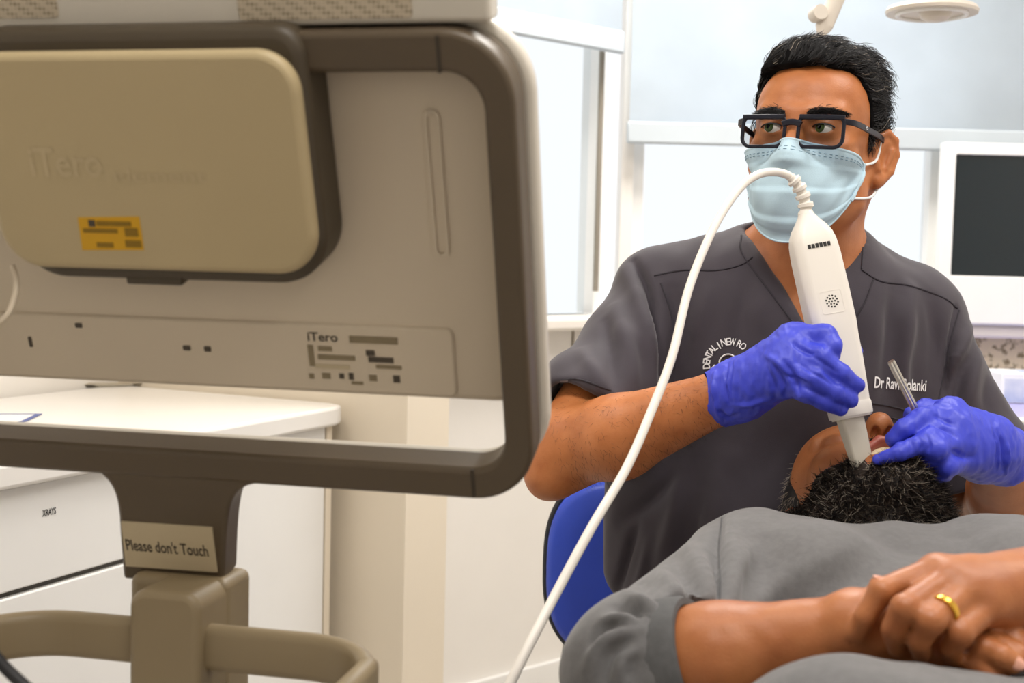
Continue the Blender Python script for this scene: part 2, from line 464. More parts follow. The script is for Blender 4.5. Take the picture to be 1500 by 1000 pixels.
# windows
def window(name, a, b, z0, z1, mull):
    a = np.asarray(a, float); b = np.asarray(b, float); L = np.linalg.norm(b - a); t = (b - a)/L; n = np.array([-t[1], t[0]])
    fr = frame((*t, 0), (0, 0, 1), (t[1], -t[0], 0), (*(a + n*.09), 0))
    root = bpy.data.objects.new(name, None); COL.objects.link(root); root.location = (*((a + b)/2), z0); root['kind'] = 'structure'
    w = .03
    ring_prism('window_frame', rrect(0, L, z0, z1, .002, 1), rrect(w, L - w, z0 + w, z1 - w, .002, 1), 0, .06, 'white_pvc', root, fr, .004)
    for x in mull:
        box('mullion', (x*L - .03, z0 + w, .004), (x*L + .03, z1 - w, .056), 'white_pvc', root, fr, .004)
    xs = [0] + list(mull) + [1]
    for i in range(len(xs) - 1):
        box('pane', (xs[i]*L + .035, z0 + w*.8, .026), (xs[i+1]*L - .035, z1 - w*.8, .032), 'window_glass', root, fr, 0)
    return root
window('window_1', (W1[0], 3.3), (W1[1], 3.3), SILL - .03, HEAD, ())
window('window_2', CORNER + BAYD*.92, CORNER + BAYD*.03, SILL - .03, HEAD, ())
# sills
def sill(name, a, b, depth):
    a = np.asarray(a, float); b = np.asarray(b, float); t = (b - a)/np.linalg.norm(b - a); n = np.array([t[1], -t[0]])
    q = [a + n*depth, b + n*depth, b - n*.08, a - n*.08]
    return struct(prism(name, q, SILL - .032, SILL, MATS['shelf_cream'], bev=.008))
sill('trim_1', CORNER + BAYD*1.0, CORNER - BAYD*.02, .09)
sill('trim_2', CORNER + np.array([.0, -.0]), (XR, 3.3), .11)
# slim dark gasket post where the bay window meets the corner
q = on_plane(872, 345, (*(CORNER + BAYD*.09), 0), np.array([.669, -.743, 0]))
s_ = float(np.dot(q[:2] - CORNER, BAYD))
fb = frame((*(-BAYD), 0), (0, 0, 1), (.669, -.743, 0), (*(CORNER + BAYD*s_), 0))
struct(box('trim_3', (-.0055, SILL + .06, .0), (.0055, HEAD, .012), 'dark_line', fr=fb, bev=.002))
# panel joint below the bay sill
q = on_plane(836, 600, (*CORNER, 0), np.array([.669, -.743, 0])); s_ = float(np.dot(q[:2] - CORNER, BAYD))
fb2 = frame((*(-BAYD), 0), (0, 0, 1), (.669, -.743, 0), (*(CORNER + BAYD*s_), 0))
struct(box('trim_4', (-.004, .1, 0), (.004, SILL - .035, .003), 'dark_line', fr=fb2, bev=.001))
for nm, a_, b_ in (('baseboard_back', CORNER, np.array([XR, 3.3])), ('baseboard_bay', CORNER + BAYD*.68, CORNER)):
    t = (b_ - a_)/np.linalg.norm(b_ - a_); n = np.array([t[1], -t[0]])
    struct(prism(nm, [a_ + n*.014, b_ + n*.014, b_, a_], 0, .09, MATS['white_gloss'], bev=.003))

# ---- roller blinds
def blind(name, a, b, zb, off, label):
    a = np.asarray(a, float); b = np.asarray(b, float); L = np.linalg.norm(b - a); t = (b - a)/L
    fr = frame((*t, 0), (0, 0, 1), (t[1], -t[0], 0), (*a, 0))
    root = thing(name, (*((a + b)/2 + np.array([t[1], -t[0]])*off), zb), label, 'blind')
    box('blind_fabric', (0.006, zb + .02, off - .001), (L - .006, 2.36, off + .001), 'blind_cloth', root, fr, 0)
    box('bottom_rail', (0, zb - .028, off - .009), (L, zb + .028, off + .009), 'blind_rail', root, fr, .006)
    tube('roller', np.array([tow(fr, (0, 2.38, off)), tow(fr, (L*.5, 2.38, off)), tow(fr, (L, 2.38, off))]), .022, 'white_pvc', root, 14)
    for x in (-.006, L):
        box('bracket', (x, 2.35, 0), (x + .006, 2.42, off + .02), 'white_pvc', root, fr, .001)
    return root
zrail = on_plane(1100, 198, (0, 3.23, 0), np.array([0, 1., 0]))[2]
xb0 = on_plane(918, 198, (0, 3.23, 0), np.array([0, 1., 0]))[0]
blind('roller_blind', (xb0, 3.3), (2.05, 3.3), zrail, .07, 'long white roller blind drawn halfway behind the dentist')
nb = np.array([.669, -.743, 0])
qa = on_plane(912, 75, (*CORNER, 0) + nb*.07, nb); zl = qa[2]
sb = float(np.dot(qa[:2] - CORNER, BAYD)); 
blind('roller_blind', CORNER + BAYD*.86, CORNER + BAYD*max(sb, .02), zl + .02, .07, 'short raised white roller blind right beside the scanner screen')

# ---- ceiling light panels
emit('lamp_diffuser', '#fff4e6', 3.0)
for i, (x, y, sx, sy, w) in enumerate(CEILING_LAMPS):
    names = ['above the scanner cart', 'above the lilac worktop side', 'above the cabinet run', 'above the patient legs', 'next to the window']
    r_ = thing('ceiling_light', (x, y, ZC - .03), 'square white ceiling light panel ' + names[i], 'ceiling light', 'ceiling light panels')
    ring_prism('frame', [(x + a*.5*sx, y + b*.5*sy) for a, b in ((-1,-1),(1,-1),(1,1),(-1,1))], [(x + a*.46*sx, y + b*.46*sy) for a, b in ((-1,-1),(1,-1),(1,1),(-1,1))], ZC - .03, ZC - .001, 'white_pvc', r_, bev=.002)
    box('diffuser', (x - .46*sx, y - .46*sy, ZC - .02), (x + .46*sx, y + .46*sy, ZC - .012), 'lamp_diffuser', r_, bev=0)
    ld = bpy.data.lights.new('panel_lamp', 'AREA'); ld.shape = 'RECTANGLE'; ld.size = sx*.9; ld.size_y = sy*.9; ld.energy = w; ld.color = (1, .96, .91)
    lo = bpy.data.objects.new('panel_lamp', ld); COL.objects.link(lo); lo.location = (x, y, ZC - .035)
    adopt(lo, r_); lo.location = (x, y, ZC - .035)

# ---- dark screen on the sill
sc = thing('wall_screen', (1.5, 3.2, SILL), 'dark glossy screen in a white surround standing on the window sill', 'screen')
yS = 3.17
a_ = on_plane(1398, 226, (0, yS, 0), np.array([0, 1., 0])); b_ = on_plane(1394, 403, (0, yS, 0), np.array([0, 1., 0]))
x0 = (a_[0] + b_[0])/2; z1 = a_[2]; z0 = b_[2]
fs = frame((1, 0, 0), (0, 0, 1), (0, -1, 0), (0, yS, 0))
mat('dark_screen', '#0f1d23', .12, var=.03, spec=.5)
box('housing', (x0 - .03, SILL + .001, -.035), (x0 + .58, z1 + .03, -.006), 'white_pvc', sc, fs, .006)
ring_prism('bezel', rrect(x0 - .03, x0 + .58, SILL + .004, z1 + .03, .006, 3), rrect(x0, x0 + .55, z0, z1, .003, 3), -.006, .006, 'white_pvc', sc, fs, .003)
box('display', (x0 - .004, z0 - .004, -.006), (x0 + .554, z1 + .004, -.002), 'dark_screen', sc, fs, 0)

# ---- right-hand worktop, splashback, box, tube
ctr = thing('worktop', (1.55, 2.9, 0), 'lilac worktop on a white base under the window sill', 'worktop')
ZW = .80
box('top', (1.02, 2.45, ZW - .03), (2.09, 3.27, ZW), 'lilac', ctr, bev=.008)
box('carcass', (1.06, 2.5, .1), (2.07, 3.26, ZW - .03), 'white_gloss', ctr, bev=.003)
box('plinth', (1.09, 2.55, 0), (2.05, 3.24, .1), 'dark_line', ctr, bev=0)
for i in range(2):
    dd = box('door', (1.07 + i*.5, 2.482, .115), (1.56 + i*.5, 2.5, ZW - .04), 'white_gloss', ctr, bev=.003)
    box('handle', (1.52 - i*.0 + i*.06, 2.462, .5), (1.535 + i*.06, 2.482, .64), 'chrome', dd, bev=.002)
struct(box('trim_5', (1.02, 3.272, ZW), (2.09, 3.298, SILL - .035), 'terrazzo', bev=.002))
mat('card_white', '#eef0f4', .6); mat('card_blue', '#a9b6d6', .6, vscale=14, col2='#dfe3ec')
gb = thing('glove_box', (1.2, 2.95, ZW), 'white and pale blue cardboard glove box on lilac worktop', 'box')
fg = P(1466, 590, 2.85); gx, gy = fg[0], fg[1]
box('carton', (gx, gy, ZW + .001), (gx + .23, gy + .12, ZW + .068), 'card_white', gb, bev=.002)
box('printed_panel', (gx + .006, gy - .0012, ZW + .004), (gx + .226, gy - .0001, ZW + .056), 'card_blue', gb, bev=0)
box('opening_slot', (gx + .06, gy + .035, ZW + .0681), (gx + .17, gy + .085, ZW + .0692), 'card_blue', gb, bev=0)
q = at_z(1500, 622, ZW + .008)
tb = tube('coiled_hose', [(q[0] + .06*math.cos(a), q[1] + .085*math.sin(a), ZW + .006) for a in np.linspace(0, 2*math.pi, 40, endpoint=False)], .006, 'white_pvc', None, 8, closed=True)
tag(tb, 'loop of thin white hose lying on the lilac worktop', 'hose')

# ================================================================== CABINET RUN (left)
mat('gap_shade', '#5a564f', .7)
wt = prism('countertop', [(0, DC), (0, 0), (LC - .05, 0), (LC - .015, .012), (LC, .045), (LC, DC)], ZT - .035, ZT, MATS['laminate'], fr=FC, bev=.006, seg=3)
tag(wt, 'long white laminate countertop with a rounded end behind the scanner screen', 'countertop')
def along(px, py, z): return float(np.dot(at_z(px, py, z)[:2] - e0, cu_))
sj = 1.47
def cabinet(name, s0, s1, label):
    r_ = thing(name, tow(FC, ((s0 + s1)/2, .3, 0)), label, 'cabinet')
    box('body', (s0 + .002, .042, .1), (s1 - .002, DC - .01, ZT - .037), 'white_gloss', r_, FC, .002)
    box('plinth', (s0 + .004, .09, 0), (s1 - .004, DC - .02, .1), 'dark_line', r_, FC, 0)
    return r_
k1 = cabinet('drawer_cabinet', .62, sj, 'white drawer cabinet with a lettered drawer, left of the scanner stem')
for (z0, z1) in ((.645, .783), (.43, .637), (.12, .422)):
    dr = box('drawer', (.624, .02, z0), (sj - .004, .041, z1), 'white_gloss', k1, FC, .0025)
    box('gap_shade_strip', (.624, .030, z1 + .0005), (sj - .004, .0412, z1 + .0075), 'gap_shade', dr, FC, 0)  # dark strip coloured as the shade in the gap above each drawer
    if z0 == .645: lettered = dr
k0 = cabinet('side_cabinet', .03, .62, 'white base cabinet at the near end of the run, mostly out of view')
box('door', (.034, .02, .12), (.616, .041, .783), 'white_gloss', k0, FC, .0025)
k2 = cabinet('door_cabinet', sj, LC - .03, 'tall plain white cabinet door beside the beige wall return')
box('door', (sj + .004, .02, .12), (LC - .055, .041, .783), 'white_gloss', k2, FC, .0025)
box('end_post', (LC - .05, .02, .1), (LC - .032, .041, .783), 'warm_paint', k2, FC, .001)
# lettering on the drawer
TV, TF = text_vf('XRAYS', True)
o3 = tow(FC, (0, .0195, 0)); nrm = np.array([*(-cn_), 0])
ctr_ = on_plane(72, 750, o3, nrm); hgt = abs(on_plane(72, 745, o3, nrm)[2] - on_plane(72, 755, o3, nrm)[2])
sx_ = np.linalg.norm(on_plane(82, 748, o3, nrm) - on_plane(62, 752, o3, nrm)) / (TV[:, 0].max() - TV[:, 0].min())
sy_ = hgt / (TV[:, 1].max() - TV[:, 1].min())
obj('lettering', ctr_ + TV[:, :1]*sx_*np.array([*cu_, 0]) + TV[:, 1:2]*sy_*np.array([0, 0, 1]) + nrm*.0004, TF, 'ink', lettered, smooth=False)
# things lying on the countertop
mat('basin_steel', '#c9c2b4', .3, metal=.8, var=.05)
cb = at_z(110, 566, ZT)
bs = thing('basin', (cb[0], cb[1] + .2, ZT), 'shallow round metal basin rim set in the countertop', 'basin')
bc = (cb[0] - .02, cb[1] + .17, ZT)
lathe('rim', [(.185, .0005), (.19, .006), (.18, .009), (.172, .004), (.172, .0015)], bc, (0, 0, 1), 'basin_steel', bs, 48)
lathe('bowl', [(.17, .0007), (.16, .0012), (.05, .0016), (.002, .0017)], bc, (0, 0, 1), 'steel', bs, 48)
mat('kit_dark', '#4a4438', .5)
for px in (45, 140, 190):
    q = at_z(px, 556, ZT)
    jar = lathe('instrument_pot', [(.02, .0), (.022, .003), (.022, .05), (.019, .052), (.018, .01), (.002, .009)], (q[0], q[1] + .02, ZT + .002), (0, 0, 1), 'kit_dark', None, 20)
    tag(jar, {45: 'dark pot on the counter basin, leftmost of three', 140: 'dark pot on the counter basin, middle of three', 190: 'dark pot on the counter basin, rightmost of three'}[px], 'pot', 'dark pots in the basin')
mat('paper', '#eeeae2', .7); mat('paper_blue', '#56649a', .6)
qq = [at_z(-60, 628, ZT + .001), at_z(28, 622, ZT + .001), at_z(62, 606, ZT + .001), at_z(-30, 606, ZT + .001)]
sh = thing('paper_sheet', qq[1], 'white paper sheet with a blue border lying on the countertop', 'paper')
V = np.array(qq); cen = V.mean(0); up = np.array([0, 0, .0006])
obj('border', np.vstack([V, V + up]), [(3,2,1,0),(4,5,6,7),(0,1,5,4),(1,2,6,5),(2,3,7,6),(3,0,4,7)], 'paper_blue', sh, smooth=False)
V2 = cen + (V - cen)*np.array([.8, .8, 1]) + up*1.01
obj('page', np.vstack([V2, V2 + up]), [(3,2,1,0),(4,5,6,7),(0,1,5,4),(1,2,6,5),(2,3,7,6),(3,0,4,7)], 'paper', sh, smooth=False)

# ================================================================== OPERATING LIGHT overhead
mat('lamp_cream', '#d9d0c4', .4, var=.02)
ol = thing('operating_light', P(1365, 18, 2.2), 'cream overhead dental light disc with hub and jointed arm', 'dental light')
dl = 2.2; dc_ = P(1365, 16, dl)
lathe('disc', [(.0, .012), (.05, .012), (.074, .006), (.0775, 0), (.076, -.005), (.04, -.004), (0, -.003)], dc_, (0, 0, 1), 'lamp_cream', ol, 48)
tube('ring', [dc_ + np.array([.057*math.cos(a), .057*math.sin(a), -.006]) for a in np.linspace(0, 2*math.pi, 48, endpoint=False)], .004, 'white_pvc', ol, 8, closed=True)
hub = lathe('hub', [(.0, -.022), (.014, -.0215), (.024, -.016), (.0285, -.002), (.03, .02), (.031, .09), (.02, .1), (0, .1)], dc_ + np.array([0, -.02, .0]), (0, 0, 1), 'lamp_cream', ol, 32)
q = dc_ + np.array([0, -.0495, .004])
box('slot', q - np.array([.009, .0008, .0025]), q + np.array([.009, .0008, .0025]), 'ink', hub, bev=.0006)
a0 = P(1207, 46, 2.05); a1 = P(1232, -18, 2.05); a2 = P(1290, -160, 2.1); a3 = dc_ + np.array([0, -.02, .095])
tube('arm', smooth_path([P(1208, 38, 2.05), a1, P(1255, -75, 2.07), a2], 24), .0135, 'lamp_cream', ol, 14)
lathe('arm_tip', [(.0, -.016), (.004, -.014), (.0135, .004), (.0135, .03), (0, .031)], P(1205, 44, 2.05), a1 - a0, 'lamp_cream', ol, 20)
lathe('arm_knob', [(0, -.012), (.012, -.012), (.013, 0), (.012, .012), (0, .012)], P(1198, 20, 2.04), (.2, -1, .1), 'lamp_cream', ol, 20)
tube('cross_arm', smooth_path([a2, P(1350, -190, 2.15), P(1372, -120, 2.19), a3], 24), .0135, 'lamp_cream', ol, 14)
tube('drop_pole', np.array([a2, [a2[0], a2[1], (a2[2] + ZC)/2], [a2[0], a2[1], ZC - .001]]), .02, 'lamp_cream', ol, 16)

# ================================================================== SCANNER CART (screen seen from behind)
yw, tl = math.radians(12.5), math.radians(20)
MU = np.array([math.cos(yw), -math.sin(yw), 0]); MN = -np.array([math.sin(yw)*math.cos(tl), math.cos(yw)*math.cos(tl), math.sin(tl)])
MV = np.cross(MN, MU)
MO = P(255, 400, .92)
FM = frame(MU, MV, MN, MO)
def mp(x, y, h=0.0):
    q = on_plane(x, y, MO + MN*h, MN) - MO
    return np.array([q @ MU, q @ MV])
mat('loop_brown', '#574a39', .45, var=.03, vscale=12)
mat('loop_seam', '#3a3126', .6)
mat('shell_beige', '#d6c8b2', .55, var=.025, vscale=4)
mat('pod_cover', '#bcaa84', .5, var=.03, vscale=4)
mat('pod_dark', '#4a4031', .5, var=.03)
mat('stem_tan', '#8a7a5e', .45, var=.03)
mat('bezel_cream', '#d8d2c6', .45, var=.02)
mat('sticker_yellow', '#d6a312', .55, var=.04)
mat('sticker_beige', '#c5b697', .6, var=.02)
mat('print_dark', '#4b4236', .6); mat('print_mid', '#8b7d62', .6); mat('print_ochre', '#8a6a06', .6)
mat('cover_emboss', '#c3b18c', .5)
cart = thing('scanner_cart', (MO[0] + .02, MO[1] + .16, 0), 'beige wheeled scanner cart with the back of its screen facing the viewer', 'scanner cart')
uR = mp(768, 400)[0]; vT = mp(400, 48)[1]; vB = mp(600, 726)[1]
uIR = mp(723, 400)[0]; vIT = mp(600, 107)[1]; vIB = mp(600, 682)[1]
print('MONITOR', uR, vT, vB, uIR, vIT, vIB)
outer = rrect(-uR, uR, vB, vT, .047, 10); inner = rrect(-uIR, uIR, vIB, vIT, .026, 10)
loop = ring_prism('loop_frame', outer, inner, -.03, 0, 'loop_brown', cart, FM, .004, 3)
for px, py, vert in ((642, 78, 1), (693, 707, 1)):
    q = mp(px, py)
    if py < 400: box('joint_line', (q[0]-.0012, vIT, -.0005), (q[0]+.0012, vT - .003, .0006), 'loop_seam', loop, FM, 0)
    else: box('joint_line', (q[0]-.0012, vB + .003, -.0005), (q[0]+.0012, vIB, .0006), 'loop_seam', loop, FM, 0)
bz = .006
ring_prism('bezel', rrect(-uR - bz, uR + bz, vB + .008, vT + .006, .052, 10), rrect(-uR + .012, uR - .012, vB + .02, vT - .012, .04, 10), -.046, -.031, 'bezel_cream', cart, FM, .005, 3)
# screen shell: main panel
hS = -.034
vS = mp(600, 584, hS)[1]; vL = mp(600, 478, hS)[1]
shell = prism('screen_shell', rrect(-uR + .004, uR - .004, vS, vT - .004, (.03, .03, .05, .05), 10), -.07, hS, 'shell_beige', cart, FM, .006, 3)
pl = prism('lower_panel', rrect(-uIR + .02, mp(668, 530, hS)[0], vS + .004, vL, .006, 4), hS - .004, hS + .0025, 'shell_beige', shell, FM, .002)
# top cap above the loop with two perforated grilles
cap = prism('top_cap', rrect(-uR + .006, mp(718, 20, -.01)[0], vT + .002, vT + .16, (.004, .004, .04, .04), 6), hS - .001, -.012, 'bezel_cream', cart, FM, .012, 4)
def perforated():
    M = mat('grille', '#b5a78f', .6)
    nt = M.node_tree; N = nt.nodes; L = nt.links; b = N['Principled BSDF']
    tc = N.new('ShaderNodeTexCoord'); vo = N.new('ShaderNodeTexVoronoi'); vo.inputs['Scale'].default_value = 330; vo.inputs['Randomness'].default_value = .0
    L.new(tc.outputs['Object'], vo.inputs['Vector'])
    r = N.new('ShaderNodeValToRGB'); r.color_ramp.elements[0].color = c('#85775f'); r.color_ramp.elements[1].color = c('#c9bca6')
    r.color_ramp.elements[0].position = .25; r.color_ramp.elements[1].position = .45
    L.new(vo.outputs['Distance'], r.inputs[0]); L.new(r.outputs[0], b.inputs['Base Color'])
    return M
perforated()
for xa, xb in ((352, 605), (-160, 88)):
    a_ = mp(xa, 30, -.012); b_ = mp(xb, 30, -.012)
    prism('speaker_grille', rrect(a_[0], b_[0], a_[1], a_[1] + .07, .003, 3), -.0125, -.0112, 'grille', cap, FM, 0)
# compute pod
uP = mp(478, 250, -.01)[0]; vPT = mp(250, 60)[1]; vPB = mp(250, 408, .0)[1]
prism('pod_housing', rrect(-uP, uP, vPB, vPT + .01, (.038, .038, .02, .02), 10), hS - .002, .008, 'pod_dark', cart, FM, .008, 3)
# connection web between pod and loop
box('pod_web', (-uP + .01, vIT - .004, -.028), (uP - .006, vIT + .01, -.001), 'loop_brown', cart, FM, .003)
hC = .022
uC = mp(449, 250, hC)[0]; vCT = mp(250, 76, hC)[1]; vCB = mp(250, 399, hC)[1]
cover = prism('pod_cover', rrect(-uC, uC, vCB, vCT, (.03, .03, .028, .028), 10), .0085, hC, 'pod_cover', cart, FM, .005, 3)
tabq = mp(220, 410, .01)
box('pod_latch', (tabq[0] - .022, vPB - .0035, -.01), (tabq[0] + .022, vPB + .004, .006), 'pod_dark', cart, FM, .002)
def plane_text(name, s, px, py, wpx, hpx, h, m_, parent, bold=False, slant=0.0):
    TV, TF = text_vf(s, bold); q = mp(px, py, h)
    w = np.linalg.norm(mp(px + wpx/2, py, h) - mp(px - wpx/2, py, h)); hh = np.linalg.norm(mp(px, py + hpx/2, h) - mp(px, py - hpx/2, h))
    sx = w/np.ptp(TV[:, 0]); sy = hh/np.ptp(TV[:, 1])
    A = np.stack([q[0] + TV[:, 0]*sx, q[1] + TV[:, 1]*sy, np.full(len(TV), h)], 1)
    return obj(name, tow(FM, A), TF, m_, parent, smooth=False)
def plane_bar(name, x0, x1, y0, y1, h, m_, parent, th=.0003, r=0):
    a_ = mp(x0, (y0 + y1)/2, h); b_ = mp(x1, (y0 + y1)/2, h); mid = (x0 + x1)/2
    t_ = mp(mid, y0, h)[1]; s_ = mp(mid, y1, h)[1]
    if r: return prism(name, rrect(a_[0], b_[0], s_, t_, r, 5), h - .0002, h + th, m_, parent, FM, 0)
    return box(name, (a_[0], s_, h - .0002), (b_[0], t_, h + th), m_, parent, FM, 0)
# embossed name, yellow sticker
plane_text('embossed_name', 'iTero', 95, 240, 105, 42, hC + .0004, 'cover_emboss', cover, True)
plane_text('embossed_name', 'element', 232, 258, 135, 18, hC + .0004, 'cover_emboss', cover)
st = [mp(114, 318, hC), mp(204, 317, hC), mp(211, 366, hC), mp(121, 366, hC)]
stk = prism('yellow_sticker', [tuple(q) for q in st][::-1], hC - .0002, hC + .0004, 'sticker_yellow', cover, FM, 0)
hs_ = hC + .0005
for (a_, b_, y0, y1, m_) in ((130, 139, 322, 332, 'print_dark'), (141, 192, 324, 331, 'print_ochre'), (122, 172, 335, 341, 'print_ochre'), (142, 166, 355, 362, 'print_ochre'), (183, 202, 334, 346, 'print_ochre'), (184, 207, 352, 362, 'print_ochre')):
    plane_bar('print', a_, b_, y0, y1, hs_, m_, stk)
# rating label print on the lower panel
hl = hS + .0028
plane_text('label_print', 'iTero', 472, 494, 44, 13, hl, 'print_dark', pl, True)
for (a_, b_, y0, y1, m_) in ((512, 582, 493, 503, 'print_mid'), (452, 460, 505, 536, 'print_mid'), (466, 486, 507, 514, 'print_mid'), (466, 520, 520, 527, 'print_mid'), (462, 512, 534, 540, 'sticker_beige'),
                             (536, 549, 513, 521, 'print_dark'), (540, 576, 523, 531, 'print_dark'), (551, 588, 535, 540, 'print_mid'), (453, 460, 547, 554, 'print_mid'), (472, 484, 546, 554, 'print_mid'),
                             (497, 504, 547, 554, 'print_dark'), (511, 518, 546, 556, 'print_dark'), (541, 552, 549, 558, 'print_mid'), (576, 586, 550, 560, 'print_dark'), (515, 532, 559, 563, 'print_mid')):
    plane_bar('label_print', a_, b_, y0, y1, hl, m_, pl)
for (a_, b_, y0, y1) in ((110, 120, 473, 480), (42, 47, 493, 508), (268, 279, 506, 513), (299, 309, 507, 515)):
    plane_bar('screw_hole', a_, b_, y0, y1, hS + .0028, 'print_dark', pl, .0002, .001)
# vertical grip slot on the shell
a_ = mp(622, 160, hS); b_ = mp(650, 376, hS); c_ = mp(652, 165, hS)
u0, u1, v0, v1 = mp(628, 270, hS)[0], mp(652, 270, hS)[0], b_[1], a_[1]
ring_prism('grip_slot', rrect(u0, u1, v0, v1, .0055, 6), rrect(u0 + .003, u1 - .003, v0 + .003, v1 - .003, .003, 6), hS - .001, hS + .0022, 'shell_beige', shell, FM, .001)
prism('slot_floor', rrect(u0 + .002, u1 - .002, v0 + .002, v1 - .002, .003, 6), hS - .0008, hS + .0003, 'shell_beige', shell, FM, 0)
# thin cable behind the pod
tube('cable', smooth_path([P(18, 388, .93), P(24, 412, .93), P(20, 440, .925), P(5, 468, .92), P(-40, 500, .93)], 20), .0022, 'shell_beige', cart, 8)
# stem flange below the loop (same plane) with fillets
def uv(lst, h=0): return [tuple(mp(x, y, h)) for x, y in lst]
lf = smooth_path([(104, 683, 0), (130, 688, 0), (150, 700, 0), (164, 720, 0), (171, 748, 0), (174, 790, 0), (179, 850, 0)], 22)[:, :2]
rf_ = smooth_path([(326, 858, 0), (328, 800, 0), (331, 765, 0), (337, 738, 0), (350, 720, 0), (368, 712, 0), (390, 711, 0)], 22)[:, :2]
fl = uv([(104, 666)] + [tuple(q) for q in lf] + [tuple(q) for q in rf_] + [(390, 690)])
prism('stem_flange', fl, -.03, -.001, 'loop_brown', cart, FM, .004, 3)
pq = uv([(177, 764), (310, 773), (318, 838), (184, 829)], .0006)
sp = prism('stem_label', pq[::-1], -.0012, .0006, 'sticker_beige', cart, FM, 0)
plane_text('label_print', "Please don't Touch", 244, 803, 118, 17, .0008, 'print_dark', sp, True)
# post down to the wheeled base
pc = P(258, 870, 1.02)
box('post', (-.042, .0, -pc[2] + .1), (.043, .05, .014), 'stem_tan', cart, frame(MU, (-MU[1], MU[0], 0), (0, 0, 1), pc), .008, 3)
FH = frame(MU, (-MU[1], MU[0], 0), (0, 0, 1), pc + np.array([0, 0, 0]))
def hp(x, y, dep):    # pixel on the vertical plane through the post, offset dep toward the camera
    n = np.array([-MU[1], MU[0], 0]); return on_plane(x, y, pc - n*dep, n)
cl = [hp(193, 857, .045), hp(290, 866, .045), hp(290, 1010, .045), hp(180, 1006, .045)]
A = np.array([(np.dot(q - pc, MU), q[2] - pc[2]) for q in cl]); cu0, cu1 = A[:, 0].min(), A[:, 0].max(); cz1 = A[:, 1].max() - .003
FV = frame(MU, (0, 0, 1), (MU[1], -MU[0], 0), pc)
prism('handle_clamp', rrect(cu0 + .004, cu1, cz1 - .095, cz1, .014, 8), -.01, .045, 'stem_tan', cart, FV, .006, 3)
# U-shaped push handle that comes toward the viewer
zh = hp(100, 930, .03)[2]
lft = np.dot(hp(2, 930, .03) - pc, MU); rgt = np.dot(hp(566, 960, .03) - pc, MU)
def hpt(u, v): return pc * np.array([1, 1, 0]) + u*MU + v*np.array([-MU[1], MU[0], 0]) + np.array([0, 0, zh])
rr = .065; path = []
for u, v in [(lft, -.36)] : path.append((u, v))
path = [(lft, -.40), (lft, -.30), (lft, -.2)] + [(lft + rr - rr*math.cos(a), -.025 - rr + rr*math.sin(a)) for a in np.linspace(.15, math.pi/2, 8)] + \
       [(lft*.5, -.025), (0, -.025), (rgt*.5, -.025)] + [(rgt - rr + rr*math.sin(a), -.025 - rr + rr*math.cos(a)) for a in np.linspace(0, math.pi/2 - .15, 8)] + [(rgt, -.2), (rgt, -.3), (rgt, -.40)]
pth = smooth_path([hpt(u, v) for u, v in path], 70)
V, F = sweep_vf(pth, rrect(-.008, .008, -.018, .018, .007, 4), (0, 0, 1))
obj('push_handle', V, F, 'stem_tan', cart, sharp=50)
# wheeled base
bc0 = np.array([pc[0], pc[1], 0])
lathe('base_hub', [(.0, .07), (.06, .07), (.06, .12), (.05, .14), (0, .14)], bc0, (0, 0, 1), 'shell_beige', cart, 28)
for i in range(5):
    a = i*2*math.pi/5 + .3; dv = np.array([math.cos(a), math.sin(a), 0]); ee = bc0 + dv*.28 + np.array([0, 0, .075])
    leg = tube('base_leg', np.array([bc0 + np.array([0, 0, .1]), (bc0 + ee)/2 + np.array([0, 0, .048]), ee]), .022, 'shell_beige', cart, 12, up=(0, 0, 1), scale=[1.2, 1, .8])
    lathe('caster', [(0, -.012), (.026, -.012), (.03, -.006), (.03, .006), (.026, .012), (0, .012)], ee + np.array([0, 0, -.045]), np.cross(dv, (0, 0, 1)), 'black_rubber', leg, 20)
# cable loops under the handle
tube('cable', smooth_path([P(-20, 945, .8), P(15, 985, .8), P(70, 1030, .8), P(160, 1080, .82)], 24), .004, 'black_rubber', cart, 8)

# ================================================================== PEOPLE: shared
mat('skin', '#a86334', .45, vscale=38, col2='#bd7746', lo=.3, hi=.7, bump=.12, bscale=520, sss=.18)
mat('skin_patient', '#99592f', .45, vscale=30, col2='#ad6d40', lo=.3, hi=.7, bump=.14, bscale=480, sss=.16)
mat('lip', '#a4584a', .4, vscale=120, var=.08, sss=.2)
mat('nail', '#d9a08a', .3)
mat('hair_black', '#121013', .5, var=.2, vscale=90)
mat('hair_base', '#0b0a0b', .95, spec=.1)
mat('hair_grey', '#a2978a', .4, var=.1)
mat('beard_skin', '#2a211c', .6, var=.2, vscale=60)
mat('eye_white', '#e6ded2', .2); mat('iris', '#3d4a20', .25, vscale=400, var=.4); mat('pupil', '#060606', .1)
mat('glove', '#3540c4', .46, var=.05, vscale=14, bump=.25, bscale=110)
mat('scrub', '#37313a', .8, var=.05, vscale=30, bump=.1, bscale=900, sheen=.15)
mat('scrub_seam', '#2f2b33', .85)
mat('tee_grey', '#605f60', .9, var=.08, vscale=160, bump=.12, bscale=700, sheen=.2)
mat('trouser_dark', '#2b2a2e', .85, var=.05)
mat('embroidery', '#eeeef0', .6)
mat('mask_blue', '#b4cfde', .75, var=.03, vscale=25, bump=.12, bscale=900)
mat('mask_white', '#e6e9ea', .8)
mat('specs_navy', '#0d1020', .35, var=.05, spec=.35)
mat('specs_grey', '#8a8f98', .35)
glass('lens_glass', '#d7dbe0')
mat('gold', '#e0b04a', .22, metal=1, var=.03)
mat('tooth', '#e8d6b4', .3, var=.05)
mat('gum', '#b0524a', .4)
mat('wand_white', '#e4dfd7', .4, var=.012)
mat('wand_tip', '#d3cec0', .5, var=.012)

